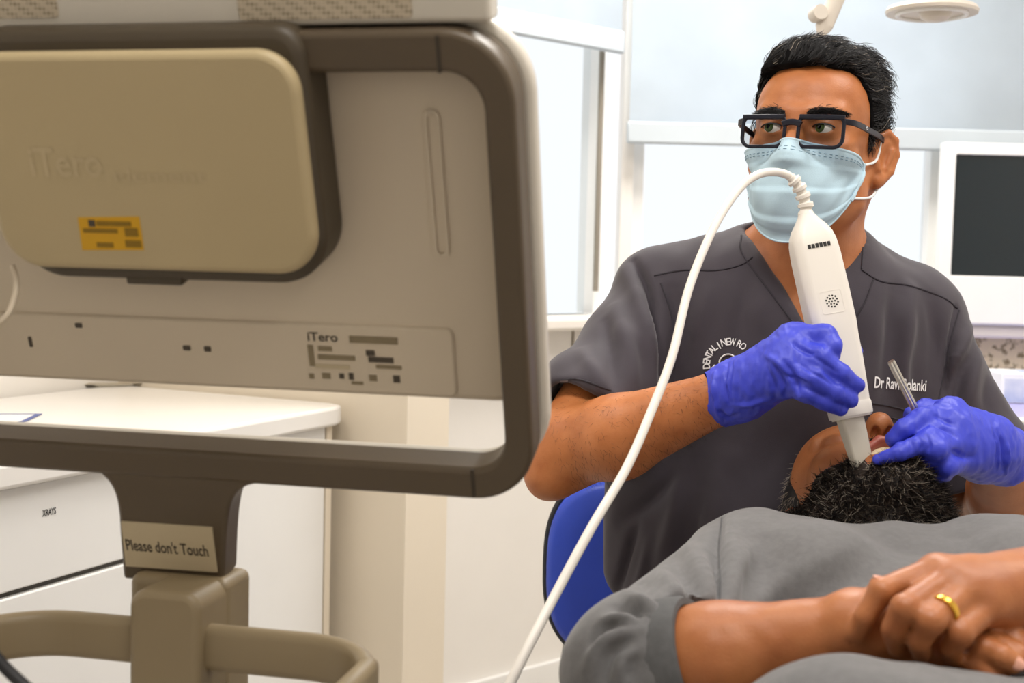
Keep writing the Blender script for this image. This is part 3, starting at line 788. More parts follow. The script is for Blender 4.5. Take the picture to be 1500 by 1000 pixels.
def rot(yaw, pitch, roll):
    cy, sy = math.cos(yaw), math.sin(yaw); cp, sp_ = math.cos(pitch), math.sin(pitch); cr, sr = math.cos(roll), math.sin(roll)
    Rz = np.array([[cy, -sy, 0], [sy, cy, 0], [0, 0, 1]]); Rx = np.array([[1, 0, 0], [0, cp, -sp_], [0, sp_, cp]]); Ry = np.array([[cr, 0, sr], [0, 1, 0], [-sr, 0, cr]])
    return Rz @ Ry @ Rx
class Head:
    """local frame: x to the viewer's right, -y is where the face looks, z to the crown; origin between the eyes' level inside the skull"""
    def __init__(s, o, R, sc=1.0): s.o = np.asarray(o, float); s.R = R; s.s = sc
    def w(s, *p): return s.o + s.R @ (np.array(p, float)*s.s)
    def wa(s, A): return s.o + (np.asarray(A, float)*s.s) @ s.R.T
    def l(s, A): return ((np.asarray(A, float) - s.o) @ s.R)/s.s
    def cone(s, F, a, b, ra, rb, k=.01, mode='+'): F.cone(s.w(*a), s.w(*b), ra*s.s, rb*s.s, k*s.s, mode)
    def ell(s, F, cc, r, k=.01, mode='+', R=None): F.ell(s.w(*cc), np.asarray(r)*s.s, s.R if R is None else s.R @ R, k*s.s, mode)
def head_field(F, H, mouth=0.0, squint=1.0):
    """skull, jaw, nose, sockets, lids, ears"""
    H.ell(F, (0, .018, .026), (.075, .097, .082), .01)
    H.ell(F, (0, -.036, .032), (.063, .053, .054), .03)
    H.ell(F, (0, -.032, -.03), (.062, .058, .07), .03)
    for s in (-1, 1):
        H.ell(F, (s*.043, -.058, -.03), (.024, .024, .02), .022)
        H.cone(F, (s*.058, .004, -.045), (s*.052, -.02, -.08 - mouth*.3), .016, .017, .03)
        H.cone(F, (s*.052, -.02, -.08 - mouth*.3), (s*.012, -.074, -.104 - mouth), .017, .018, .025)
    H.ell(F, (0, -.05, -.085 - mouth*.6), (.04, .035, .03), .03)
    H.ell(F, (0, -.079, -.104 - mouth), (.021, .017, .016), .02)
    # brow, sockets
    for s in (-1, 1):
        H.cone(F, (s*.012, -.087, .017), (s*.046, -.072, .019), .009, .008, .014)
        H.ell(F, (s*.032, -.101, -.003), (.02, .016, .0135), .014, '-')
        H.ell(F, (s*.032, -.076, -.001), (.0165, .0145, .0135), .008)
        if squint > 0: H.ell(F, (s*.032, -.092, -.0015), (.0145, .012, .005*squint), .002, '-')
    # nose
    H.cone(F, (0, -.088, .012), (0, -.1, -.018), .0085, .009, .012)
    H.cone(F, (0, -.1, -.018), (0, -.114, -.04), .009, .0115, .01)
    for s in (-1, 1):
        H.ell(F, (s*.0125, -.103, -.043), (.009, .012, .0085), .008)
        H.ell(F, (s*.0068, -.106, -.0515), (.0043, .0075, .005), .003, '-')
    # ears
    for s in (-1, 1):
        a = math.radians(36)*s
        Re = np.array([[math.cos(a), math.sin(a), 0], [-math.sin(a), math.cos(a), 0], [0, 0, 1]])
        def e(y, z, x=0): return tuple(np.array([s*.0735, .012, -.022]) + np.array([s*x, 0, 0]) + Re @ np.array([s*.006, y, z]))
        H.ell(F, e(.009, .002), (.0058, .0195, .032), .006, R=Re)
        H.ell(F, e(.006, .0, .0085), (.0065, .0115, .019), .005, '-', R=Re)
        rim = [e(-.008, .012, .001), e(-.003, .027, .0015), e(.01, .034, .002), e(.022, .026, .0025), e(.0265, .008, .0025), e(.021, -.014, .002), e(.008, -.027, .001)]
        F.chain([H.w(*q) for q in rim], [.003, .0036, .0042, .0042, .0038, .0034, .0045], .003)
        H.ell(F, e(.003, -.028, .001), (.0055, .008, .009), .006)
        H.cone(F, e(-.006, -.006, .004), e(-.004, -.014, .005), .0042, .004, .004)
        H.cone(F, e(.016, .012, .004), e(.011, -.012, .003), .0035, .003, .004)
def skin_regions(F_): pass

# ================================================================== DENTIST
HD = Head(P(1196, 204, 1.55), rot(math.radians(-29), math.radians(-5), math.radians(2)), .94)
NB = P(1180, 385, 1.62)                          # base of the neck
SR = P(968, 444, 1.66); SL = P(1332, 474, 1.64)   # shoulder joints (left / right in the picture)
ER = P(832, 655, 1.50); WR = P(1052, 583, 1.385)
EL = P(1462, 755, 1.57); WL = P(1462, 668, 1.375)
CH = P(1165, 560, 1.625); AB = P(1108, 800, 1.67); PV = P(1085, 1010, 1.72)
def dentist_body(F):
    head_field(F, HD)
    F.cone(HD.w(0, .02, -.06), NB, .056, .06, .02)
    F.cone(HD.w(.02, -.02, -.09), NB + np.array([-.01, -.02, 0]), .03, .04, .03)
    F.cone(NB + np.array([.03, .0, .02]), HD.w(.06, .03, -.05), .016, .014, .02)            # neck tendon
    for S in (SR, SL):
        F.cone(NB + np.array([0, .02, -.01]), S + np.array([0, .0, .01]), .05, .05, .04)
        F.cone(NB + np.array([0, -.045, -.055]), S + np.array([0, -.03, -.01]), .02, .02, .03)
    F.ell(CH + np.array([0, .0, .0]), (.165, .1, .19), None, .05)
    F.ell(P(1120, 740, 1.67), (.15, .1, .18), None, .05)
    F.ell(AB, (.15, .105, .16), None, .05)
    F.cone(SR, ER, .052, .044, .02); F.cone(SL, EL, .052, .044, .02)
    for E, W, bulge in ((ER, WR, P(905, 640, 1.46)), (EL, WL, P(1482, 718, 1.47))):
        F.cone(E, bulge, .045, .047, .015); F.cone(bulge, W, .047, .0285, .015)
    F.cone(WR, P(1085, 570, 1.37), .0265, .018, .01); F.cone(WL, P(1440, 655, 1.358), .026, .018, .01)
    F.cone(ER, P(803, 700, 1.49), .03, .026, .03)                                            # elbow point
zcut = NB[2] - .13
lo = np.array([HD.o[0] - .16, HD.o[1] - .15, zcut]); hi = np.array([HD.o[0] + .16, HD.o[1] + .16, HD.o[2] + .14])
Fh = Field(lo, hi, .0017); dentist_body(Fh); Vh, Qh = Fh.mesh(1)
Fb = Field((ER[0] - .09, WR[1] - .12, PV[2] - .02), (max(EL[0], P(1560, 720, 1.47)[0]) + .06, CH[1] + .14, zcut + .06), .004); dentist_body(Fb); 
Vb, Qb = Fb.mesh(2)
# keep the coarse mesh only where the fine one is not
inside = (Vb[:, 2] > zcut + .004) & (Vb[:, 0] > lo[0] + .003) & (Vb[:, 0] < hi[0] - .003)
Qb = Qb[~inside[Qb].all(1)]
Vd = np.vstack([Vh, Vb]); Qd = np.vstack([Qh, Qb + len(Vh)])
dentist = obj('person', Vd, Qd, 'skin')
tag(dentist, 'seated person in dark scrubs, blue mask and glasses holding a white scanner wand', 'person')
Td = bvh(Vh, Qh)

# ---- eyes
for s in (-1, 1):
    cc = HD.w(s*.032, -.0762, -.001)
    gaze = HD.R @ np.array([-.30, -1, .03]); gaze /= np.linalg.norm(gaze)
    ey = lathe('eye', [(.0128*math.sin(a), .0128*math.cos(a)) for a in np.linspace(.001, math.pi - .001, 24)], cc, gaze, 'eye_white', dentist, 28)
    lathe('iris', [(.0001, .01305), (.003, .0129), (.0058, .0119), (.006, .0112)], cc, gaze, 'iris', ey, 24)
    la = [HD.w(s*.032 + .0142*math.cos(a), -.0762 - .0145*math.sqrt(max(0, 1 - math.cos(a)**2*.6)), -.0016 + .0049*math.sin(a)) for a in np.linspace(.12, math.pi - .12, 14)]
    tube('eyelashes', np.array(la), .0009, 'hair_black', dentist, 6, up=HD.R @ np.array([0, -1., 0]))
    lathe('pupil', [(.0001, .01325), (.0024, .0131), (.0026, .0127)], cc, gaze, 'pupil', ey, 16)

# ---- hair
def zline(y, x):
    z = np.interp(y, [-.12, -.07, -.05, -.038, -.029, -.02, -.012, .0, .02, .034, .06, .12], [.069, .069, .068, .062, .034, .004, -.012, -.012, .012, -.02, -.05, -.06])
    return z
lo = HD.o - .17; hi = HD.o + .17
Fr = Field(lo, hi, .0024)
HD.ell(Fr, (0, .02, .027), (.079, .101, .0865), .01)
HD.ell(Fr, (0, -.034, .036), (.067, .0565, .055), .03)
HD.ell(Fr, (-.015, -.03, .076), (.048, .05, .035), .03)
HD.ell(Fr, (.012, .02, .082), (.055, .06, .036), .03)
def cut(X, Y, Z):
    q = [(X - HD.o[0])*HD.R[0, i] + (Y - HD.o[1])*HD.R[1, i] + (Z - HD.o[2])*HD.R[2, i] for i in range(3)]
    return (q[2] - zline(q[1], q[0]) + np.abs(q[0])*.06 - .006)*.7
Fr.fun(cut, lo, hi, '-', .006) if False else None
S, G = Fr.sl(lo, hi); Fr.d[S] = np.maximum(Fr.d[S], -cut(*G))
Vr, Qr = Fr.mesh(2); Nr = normals(Vr, Qr)
Lr = HD.l(Vr)
up_ = np.clip((Lr[:, 2] - .0)/.1, 0, 1)
Vr = Vr + Nr * (.0045*noise3(Vr, 60)*up_ + .002*noise3(Vr, 140))[:, None]
hair = obj('hair', Vr, Qr, 'hair_base', dentist)
g = np.random.default_rng(5)
Nr = normals(Vr, Qr); sel = np.where((Lr[:, 2] > -.03))[0]
idx = np.concatenate([g.choice(sel, 6500), g.choice(np.where((Lr[:, 1] < -.02) & (Lr[:, 2] > .03))[0], 2500)])
base = Vr[idx] - Nr[idx]*.002
def groom(name, H, roots, N, parent, field, length, seg, r0, lift, amp, seed, mats, grey):
    """hairs that follow a combing field, hug the head and wave"""
    g_ = np.random.default_rng(seed); n = len(roots); cur = roots.copy(); pts = [cur.copy()]
    L = length*g_.uniform(.55, 1.15, n); ctr = H.w(0, .02, .02); ph_ = noise3(roots, 50)*6 + g_.normal(0, .35, n); rnd = g_.normal(0, .16, (n, 3))
    for i in range(seg):
        rad = cur - ctr; rad /= np.linalg.norm(rad, axis=1)[:, None]
        d = field(cur) + rnd; d -= (d*rad).sum(1)[:, None]*rad; d /= np.linalg.norm(d, axis=1)[:, None] + 1e-9
        sdv = np.cross(rad, d); t = i/seg
        d = d + sdv*(amp*np.sin(ph_ + t*6.5))[:, None] + rad*(lift*(1 - 1.25*t) + .18*np.cos(ph_*1.7 + t*5))[:, None]
        d /= np.linalg.norm(d, axis=1)[:, None]; cur = cur + d*(L/seg)[:, None]; pts.append(cur.copy())
    pts = np.stack(pts, 1); T = np.gradient(pts, axis=1); ref = g_.normal(0, 1, (n, 1, 3)); S_ = np.cross(T, ref); S_ /= np.linalg.norm(S_, axis=2)[..., None] + 1e-12
    W_ = np.cross(T, S_); W_ /= np.linalg.norm(W_, axis=2)[..., None] + 1e-12
    rr_ = r0*(1 - .8*np.linspace(0, 1, seg + 1))[None, :, None]
    V = np.stack([pts + rr_*(math.cos(a)*S_ + math.sin(a)*W_) for a in (0, 2.094, 4.189)], 2).reshape(-1, 3)
    base = (np.arange(n)[:, None]*(seg + 1) + np.arange(seg)[None, :]).reshape(-1)*3
    Q = np.vstack([np.stack([base + j, base + (j+1) % 3, base + 3 + (j+1) % 3, base + 3 + j], 1) for j in range(3)])
    fm = np.tile(np.repeat((g_.random(n) < grey).astype(int), seg), 3)
    return obj(name, V, Q, mats[0], parent, mats=mats, fmat=fm)
def comb_field(p):
    L = HD.l(p); low = np.clip((.03 - L[:, 2])/.05, 0, 1)[:, None]
    top = np.stack([.9 + .6*noise3(p, 18), .35 + .9*noise3(p + 5, 18), .25 + .3*noise3(p + 9, 22)], 1)
    front = np.clip((-.03 - L[:, 1])/.05, 0, 1)[:, None]
    top = top*(1 - front) + front*(np.array([.55, .25, .9]) + .5*np.stack([noise3(p, 30), noise3(p + 3, 30), noise3(p + 6, 30)], 1))
    d = top*(1 - low) + low*np.array([0, .35, -1.0])
    return d @ HD.R.T
loose = g.choice(np.where(Lr[:, 2] > .05)[0], 420)
groom('loose_hairs', HD, Vr[loose], Nr[loose], hair, comb_field, .03, 10, .0005, .9, 1.1, 13, ['hair_black', 'hair_grey'], .05)
groom('hair_strands', HD, base, Nr[idx], hair, comb_field, .03, 9, .0006, .55, .55, 3, ['hair_black', 'hair_grey'], .035)
# eyebrows
br = []; bd = []
for s in (-1, 1):
    for i in range(700):
        t = g.random(); x = s*(.013 + t*.042); z = .0125 + .0065*math.sin(min(1, t*1.15)*2.3) + g.normal(0, .0027)*(1 - .45*t)
        w = HD.w(x, -.2, z); dv = HD.R @ np.array([0, 1., 0]); h = Td.ray_cast(Vector(w), Vector(dv))
        if h[0] is None: continue
        br.append(np.array(h[0])); bd.append(HD.R @ np.array([s*1.0, -.25, .35 - .6*t]))
strands('eyebrows', np.array(br), np.array(bd), 'hair_black', dentist, .0085, .00042, 4, .2, seed=8)

# ---- fine hair on the visible forearm
Nb_ = normals(Vb, Qb); axf = (WR - ER)/np.linalg.norm(WR - ER); tt = (Vb - ER) @ axf
far = np.where((tt > .01) & (tt < .24) & (np.linalg.norm(Vb - ER - tt[:, None]*axf, axis=1) < .065))[0]
ih = np.random.default_rng(4).choice(far, 1500)
strands('arm_hair', Vb[ih], Nb_[ih]*.3 + axf*.5 + np.array([0, 0, -.6]), 'hair_black', dentist, .009, .00013, 4, .3, seed=31)
# ---- face mask
def mask_r(th, z):
    """distance from the head axis of the mask surface (local), th from straight ahead"""
    t = np.clip((z + .135)/.125, 0, 1)                  # 0 at the chin, 1 at the nose bridge
    rx = .070 + .006*np.sin(t*math.pi); ry = .098 + .034*np.sin(np.clip(t*1.05, 0, 1)*math.pi*.86 + .35)*(.9)
    r = 1/np.sqrt((np.sin(th)/rx)**2 + (np.cos(th)/ry)**2)
    nose = .008*np.exp(-(th/.28)**2)*np.clip((t - .35)/.5, 0, 1)
    return r + nose
nu, nv = 72, 64; RM = np.zeros((nv, nu)); RF = np.zeros((nv, nu)); TH = np.zeros((nv, nu)); ZM = np.zeros((nv, nu))
for j in range(nv):
    v = j/(nv - 1)
    for i in range(nu):
        u = i/(nu - 1)*2 - 1
        top = -.020 - .016*abs(u)**1.2; bot = -.143 + .062*abs(u)**1.9
        z = bot + (top - bot)*v; th = u*(.86 + .26*min(1, v*1.25)); TH[j, i] = th; ZM[j, i] = z
        o_ = HD.w(.25*math.sin(th), -.25*math.cos(th) + .008, z); dv = HD.w(0, .008, z) - o_
        h = Td.ray_cast(Vector(o_), Vector(dv)); rf = .25 - np.linalg.norm(np.array(h[0]) - o_)/HD.s if h[0] is not None else 0
        RF[j, i] = rf + .0032; RM[j, i] = max(mask_r(th, z) - .006, rf + .0035)
for _ in range(10):
    R2 = np.pad(RM, 1, mode='edge'); R2 = (R2[:-2, 1:-1] + R2[2:, 1:-1] + R2[1:-1, :-2] + R2[1:-1, 2:])/4; RM = np.maximum(np.maximum(R2, RM - .0006), RF)
V = []
for j in range(nv):
    v = j/(nv - 1)
    for i in range(nu):
        u = i/(nu - 1)*2 - 1; th = TH[j, i]
        pl_ = ((v*3.4 + .2) % 1.0); dep = (.0042*(pl_ if pl_ < .8 else (1 - pl_)*4))*(1 - abs(u)**3) if .1 < v < .84 else 0
        r = RM[j, i] + dep + .006*(1 - u*u)*math.sin(min(1, v*1.2)*math.pi)*.6
        r += .0016*math.sin(u*9 + v*7 + 1)*math.sin(v*math.pi) + .0011*math.sin(u*21 - v*9)*math.sin(v*math.pi)
        V.append((r*math.sin(th), -r*math.cos(th) + .008, ZM[j, i]))
V = np.array(V); ii = np.arange(nu*nv).reshape(nv, nu)
Q = np.stack([ii[:-1, :-1], ii[:-1, 1:], ii[1:, 1:], ii[1:, :-1]], -1).reshape(-1, 4)
maskV = V.reshape(nv, nu, 3)
mo = obj('face_mask', HD.wa(V), Q, 'mask_blue', dentist)
so = mo.modifiers.new('thickness', 'SOLIDIFY'); so.thickness = .0012; so.offset = 0
def mline(name, js, is_, off=.0014, r=.0011, m_='mask_white', k=6):
    p = np.array([maskV[j, i] for j, i in zip(js, is_)]); n = p.copy(); n[:, 2] = 0; n /= np.linalg.norm(n, axis=1)[:, None]
    tube(name, HD.wa(p + n*off), r, m_, mo, k)
mat('mask_edge', '#bcd6e4', .8)
mline('edge_binding', [nv - 1]*nu, range(nu), .0002, .0016, 'mask_edge'); mline('edge_binding', [0]*nu, range(nu), .0002, .0014, 'mask_edge')
for i in (1, nu - 2): mline('edge_binding', range(nv), [i]*nv, .0006, .0022, 'mask_edge')
mat('mask_stitch', '#7d9db2', .8)
for j in (nv - 6, nv - 8):
    for i in range(3, nu - 4, 2): mline('stitch', [j, j], [i, i + 1], .0012, .0004, 'mask_stitch', 4)
for s, i in ((1, nu - 2), (-1, 1)):
    t_ = maskV[nv - 3, i]; b_ = maskV[4, i]
    tube('ear_loop', HD.wa(smooth_path([t_, t_ + np.array([s*.008, .03, .012]), (s*.081, .008, .004), (s*.083, .022, .008), (s*.085, .034, -.005)], 24)), .0016, 'mask_white', mo, 7)
    tube('ear_loop', HD.wa(smooth_path([b_, (b_ + np.array([s*.08, .02, -.06]))/2 + np.array([s*.006, 0, -.004]), (s*.0785, .022, -.058), (s*.083, .032, -.04), (s*.085, .034, -.005)], 24)), .0016, 'mask_white', mo, 7)

# ---- glasses
sg = thing('glasses', (0, 0, 0), 'x', 'x') if False else None
ycur = lambda x: -.109 + .9*x*x
def rimpath(s, grow=0.0):
    pts = []
    for (a, b) in rrect(-.027 - grow, .027 + grow, -.0185 - grow, .0175 + grow, (.011, .011, .007, .007), 6):
        x = s*.0355 + (a if s > 0 else -a)*1.0; pts.append((x, ycur(x), -.010 + b))
    return np.array(pts)
gl = None
def gsweep(name, path, w, h, parent, closed=False, m_='specs_navy', up=(0, -1, 0)):
    V, F = sweep_vf(HD.wa(path), rrect(-w, w, -h, h, min(w, h)*.5, 3), HD.R @ np.array(up, float), closed)
    return obj(name, V, F, m_, parent, sharp=50)
for s in (-1, 1):
    rp_ = rimpath(s)
    o = gsweep('glasses_rim', rp_, .002, .002, dentist if gl is None else gl, True)
    if gl is None: gl = o; gl.name = 'glasses'; 
    # thicker brow bar on top
    xs = np.linspace(s*.009, s*.063, 12)
    gsweep('brow_bar', np.array([(x, ycur(x) - .0004, .0078) for x in xs]), .0028, .0022, gl)
    lv = rimpath(s, -.0005); cen = lv.mean(0); cv = HD.wa(np.vstack([lv, cen + np.array([0, -.0008, 0])])); n = len(lv)
    cv2 = HD.wa(np.vstack([lv + np.array([0, .0008, 0]), cen + np.array([0, .0, 0])]))
    F = [(i, (i + 1) % n, n) for i in range(n)]
    lens = obj('lens', cv, F, 'lens_glass', gl)
    tp = smooth_path([(s*.0625, ycur(.0625), .003), (s*.0705, -.098, .003), (s*.0745, -.085, .003), (s*.0785, -.05, .003), (s*.082, -.008, .003), (s*.083, .012, .0), (s*.083, .03, -.012)], 26)
    gsweep('temple', tp, .0013, .0034, gl, up=(0, 0, 1))
    if s > 0:
        e = np.array([(.0765 + .0028, -.062 + .0032*math.cos(a), .0033 + .0016*math.sin(a)) for a in np.linspace(0, 2*math.pi, 20, endpoint=False)])
        tube('emblem', HD.wa(e), .0004, 'embroidery', gl, 5, closed=True)
gsweep('bridge', np.array([(x, ycur(x) - .001, .0015 - 22*x*x) for x in np.linspace(-.0115, .0115, 9)]), .0036, .0024, gl)

# ---- scrub top
VN = [P(1086, 330, 1.5), P(1180, 474, 1.5), P(1254, 342, 1.5)]
def tri_cut(X, Y, Z):
    """signed distance-like field of the V neck seen from the front"""
    rel = (X - CAM[0], Y - CAM[1], Z - CAM[2])
    dep = rel[0]*FWD[0] + rel[1]*FWD[1] + rel[2]*FWD[2]
    px = 750 + FPX*(rel[0]*RGT[0] + rel[1]*RGT[1] + rel[2]*RGT[2])/dep; py = 500 - FPX*(rel[0]*UPV[0] + rel[1]*UPV[1] + rel[2]*UPV[2])/dep
    def side(a, b): 
        ax, ay = a; bx, by = b; L = math.hypot(bx-ax, by-ay); return ((px-ax)*(by-ay) - (py-ay)*(bx-ax))/L
    d = np.maximum(np.maximum(side((1180, 474), (1086, 330)), side((1254, 342), (1180, 474))), dep*0 - 999)
    d = np.maximum(d*.0008, Y - (NB[1] + .0))
    return d
def scrub_field(F):
    for S, up in ((SR, .004), (SL, .004)):
        F.cone(NB + np.array([0, .02, -.005]), S + np.array([0, .0, .016]), .058, .056, .03)
        F.cone(NB + np.array([0, -.045, -.055]), S + np.array([0, -.03, -.005]), .03, .03, .03)
    F.ell(CH, (.178, .112, .2), None, .05)
    F.ell(P(1115, 740, 1.67), (.17, .118, .2), None, .06)
    F.ell(AB, (.172, .125, .18), None, .06)
    F.cone(AB, PV, .13, .135, .06)
    F.cone(P(925, 835, 1.66), P(950, 700, 1.65), .03, .05, .05)
    # sleeves
    hR = SR + (ER - SR)*.72; hL = SL + (EL - SL)*.78
    F.cone(SR + np.array([.004, 0, -.002]), hR, .062, .066, .03); F.cone(hR, hR + (ER - SR)*.10, .066, .068, .02)
    F.cone(SL, hL, .063, .07, .03); F.cone(hL, hL + (EL - SL)*.1, .07, .07, .02)
    for S, E, f in ((SR, ER, .84), (SL, EL, .86)):                # hem planes cut the sleeve ends flat
        dv = (E - S)/np.linalg.norm(E - S); o_ = S + (E - S)*f
        def pl2(X, Y, Z): 
            ax = (X - o_[0])*dv[0] + (Y - o_[1])*dv[1] + (Z - o_[2])*dv[2]
            rr_ = np.sqrt(np.maximum((X - o_[0])**2 + (Y - o_[1])**2 + (Z - o_[2])**2 - ax*ax, 0))
            return np.maximum(-ax, rr_ - .12)
        F.fun(pl2, o_ - .14, o_ + .14, '-', .004)
        F.cone(o_ - dv*.03, o_ + dv*.05, .057, .062, .004, '-')
    # neck opening
    F.cone(NB + np.array([.0, .02, -.06]), HD.w(0, .02, -.06), .066, .062, .006, '-')
    F.fun(tri_cut, F.lo, F.lo + F.n*F.res, '-', .004)
Fs = Field((ER[0] - .04, CH[1] - .18, PV[2] - .03), (EL[0] + .1, CH[1] + .16, NB[2] + .06), .0036)
scrub_field(Fs); Vs, Qs = largest(*Fs.mesh(2))
Ts = bvh(Vs, Qs)
def folds(V, Q, T, lst, passes=1):
    for pts, w, dep in lst:
        N = normals(V, Q); V = crease(V, N, T, pts, w, dep)
    return V
N = normals(Vs, Qs)
Vs = Vs + N*(.005*noise3(Vs*np.array([1.4, 1, .5]), 15) + .002*noise3(Vs*np.array([1, 1, .6]), 38))[:, None]
Vs = folds(Vs, Qs, Ts, [
    ([(928, 383), (948, 430), (962, 500), (972, 575)], .006, -.014), ([(915, 392), (935, 440), (950, 510), (955, 580)], .010, .010),
    ([(985, 425), (998, 480), (992, 540), (975, 590)], .010, -.010), ([(900, 450), (920, 510), (928, 570)], .010, .007), ([(885, 470), (895, 520), (900, 565)], .008, -.007), ([(850, 510), (870, 545), (880, 575)], .009, .006),
    ([(1335, 422), (1330, 480), (1322, 540), (1330, 610)], .011, .010), ([(1308, 430), (1305, 500), (1298, 580)], .012, -.008), ([(1362, 440), (1372, 500), (1365, 570)], .011, -.008), ([(1290, 420), (1285, 470), (1278, 520)], .012, .005),
    ([(1400, 452), (1390, 520), (1380, 590)], .005, -.012), ([(1420, 478), (1405, 515), (1388, 545)], .007, .009), ([(1438, 500), (1425, 550), (1420, 600)], .009, .009), ([(1412, 530), (1400, 575), (1395, 600)], .007, -.009), ([(1450, 540), (1446, 580), (1450, 620)], .008, -.007),
    ([(1100, 400), (1085, 460), (1075, 520)], .014, -.006), ([(1045, 415), (1030, 460), (1020, 500)], .014, .006), ([(1240, 440), (1250, 500), (1250, 560)], .012, -.005),
    ([(985, 700), (950, 735), (905, 765)], .010, -.011), ([(1000, 690), (985, 760), (960, 840)], .012, .009), ([(930, 770), (915, 820), (900, 880)], .007, -.011), ([(1030, 720), (1010, 800), (985, 870)], .014, -.009), ([(1080, 650), (1050, 720), (1040, 800)], .02, .007), ([(950, 790), (940, 840), (920, 890)], .008, .008)])
Vs = relax_mesh(Vs, Qs, .4)
scrub = obj('scrub_top', Vs, Qs, 'scrub', dentist)
Ts = bvh(Vs, Qs)
def seam(pts, r=.0012, m_='scrub_seam', par=None, n=26, off=.0003):
    p = hits(Ts, pts, off, n)
    if len(p) > 2: tube('seam', p, r, m_, par or scrub, 6)
for pts in ([(958, 404), (1000, 396), (1050, 396), (1085, 388), (1102, 377)], [(1086, 345), (1088, 372), (1130, 430), (1163, 474)],
            [(1262, 395), (1290, 412), (1330, 418), (1380, 435), (1403, 452)], [(1279, 410), (1268, 440), (1252, 468)], [(1264, 362), (1262, 394)],
            [(1405, 455), (1390, 510), (1380, 560), (1374, 590)], [(968, 415), (985, 470), (988, 540)],
            [(822, 556), (850, 556), (895, 572)], [(1262, 588), (1300, 594), (1334, 602)], [(1264, 603), (1298, 610), (1326, 616)]):
    seam(pts)
# neck band along the V
# sleeve tag
def patch(name, quad, m_, par, T, n=6, off=.0012, th=.0004):
    V = []
    for j in range(n):
        for i in range(n):
            u, v = i/(n-1), j/(n-1); a = np.array(quad, float); p = (1-u)*(1-v)*a[0] + u*(1-v)*a[1] + u*v*a[2] + (1-u)*v*a[3]
            h = hit(T, p[0], p[1], off)
            if h is None: return None
            V.append(h)
    ii = np.arange(n*n).reshape(n, n); Q = np.stack([ii[1:, :-1], ii[1:, 1:], ii[:-1, 1:], ii[:-1, :-1]], -1).reshape(-1, 4)
    return obj(name, V, Q, m_, par)
mat('tag_grey', '#77757c', .7)
tg = patch('sleeve_tag', [(822, 556), (833, 556), (829, 569), (817, 567)], 'tag_grey', scrub, Ts)
def decal(name, s, cx, cy, w, h, m_, par, T, ang=0.0, bold=True, off=.0012):
    TV, TF = text_vf(s, bold); sx = w/np.ptp(TV[:, 0]); sy = h/np.ptp(TV[:, 1]); ca, sa = math.cos(ang), math.sin(ang); V = []
    for x, y, _ in TV:
        a, b = x*sx, -y*sy; q = hit(T, cx + a*ca - b*sa, cy + a*sa + b*ca, off)
        if q is None: return None
        V.append(q)
    return obj(name, V, TF, m_, par, smooth=False)
decal('name_embroidery', 'Dr Ravi Solanki', 1318, 563, 76, 17, 'embroidery', scrub, Ts, .07, True)
# round chest logo: letters along an arc, inner ring and emblem strokes
lc = (1069, 534); lr_ = 33.0; txt = 'DENTAL | NEW RO'
adv = {'I': .4, '|': .45, ' ': .45, 'W': 1.25, 'N': 1.05, 'D': 1.05, 'O': 1.12, 'L': .8, 'T': .85, 'E': .85, 'R': .95, 'A': 1.0}
tot = sum(adv[ch] for ch in txt); a0, a1 = math.radians(-100), math.radians(43); acc = 0
for ch in txt:
    t = (acc + adv[ch]/2)/tot; acc += adv[ch]
    if ch == ' ': continue
    a = a0 + (a1 - a0)*t
    decal('logo_letter', ch, lc[0] + lr_*math.sin(a), lc[1] - lr_*math.cos(a), 9.8*adv[ch]*.74 if ch != '|' else 1.8, 10.5 if ch != '|' else 11, 'embroidery', scrub, Ts, a, True)
p = hits(Ts, [(1067 + 13*math.cos(a), 532 + 13*math.sin(a)) for a in np.linspace(math.radians(170), math.radians(335), 16)], .0012)
if len(p) > 3: tube('logo_ring', p, .0011, 'embroidery', scrub, 6)
for pts in ([(1042, 541), (1047, 535), (1051, 540)], [(1083, 522), (1087, 526)]):
    p = hits(Ts, pts, .0012)
    if len(p) > 1: tube('logo_stroke', p, .0011, 'embroidery', scrub, 6)

# ---- gloves
def glove_field(F, W, wr, Wc, mc, fingers, thumb, palm_r=.017, k=.008):
    """W wrist, Wc cuff end, mc knuckle points, fingers lists of (point, radius)"""
    F.cone(Wc, W, wr + .006, wr, .006)
    for q in mc: F.cone(W, q, wr*.92, palm_r, .02)
    for a, b in zip(mc[:-1], mc[1:]): F.cone(a, b, palm_r*.92, palm_r*.92, .008)
    for fg_ in fingers + [thumb]:
        pts = [f[0] for f in fg_]; rad = [f[1] for f in fg_]; F.chain(pts, rad, .0035, .009)
def glove(name, F, lst, par=None, cuts=()):
    V, Q = F.mesh(1); T = bvh(V, Q); N = normals(V, Q)
    V = V + N*(.0007*noise3(V, 110) + .0010*noise3(V*np.array([1.6, .6, .9]), 70) + .0006*noise3(V*np.array([2.2, 1, .8]), 150))[:, None]
    V = folds(V, Q, T, lst); V = relax_mesh(V, Q, .15)
    return obj(name, V, Q, 'glove', par), V, Q
dR = WR - ER; dR /= np.linalg.norm(dR)
Wg = P(1085, 570, 1.37); Wcf = P(1050, 584, 1.387)
mcR = [P(1163, 498, 1.335), P(1157, 515, 1.322), P(1150, 535, 1.315), P(1143, 557, 1.325)]
FgR = [[(mcR[0], .0135), (P(1209, 491, 1.313), .0125), (P(1219, 507, 1.304), .0106), (P(1219, 519, 1.306), .009)],
       [(mcR[1], .0125), (P(1200, 524, 1.296), .0112), (P(1232, 549, 1.295), .0098), (P(1254, 565, 1.301), .0085)],
       [(mcR[2], .012), (P(1190, 553, 1.291), .0108), (P(1222, 573, 1.293), .0096), (P(1247, 585, 1.300), .0084)],
       [(mcR[3], .0115), (P(1182, 576, 1.296), .0098), (P(1208, 588, 1.297), .0088), (P(1230, 598, 1.303), .0078)]]
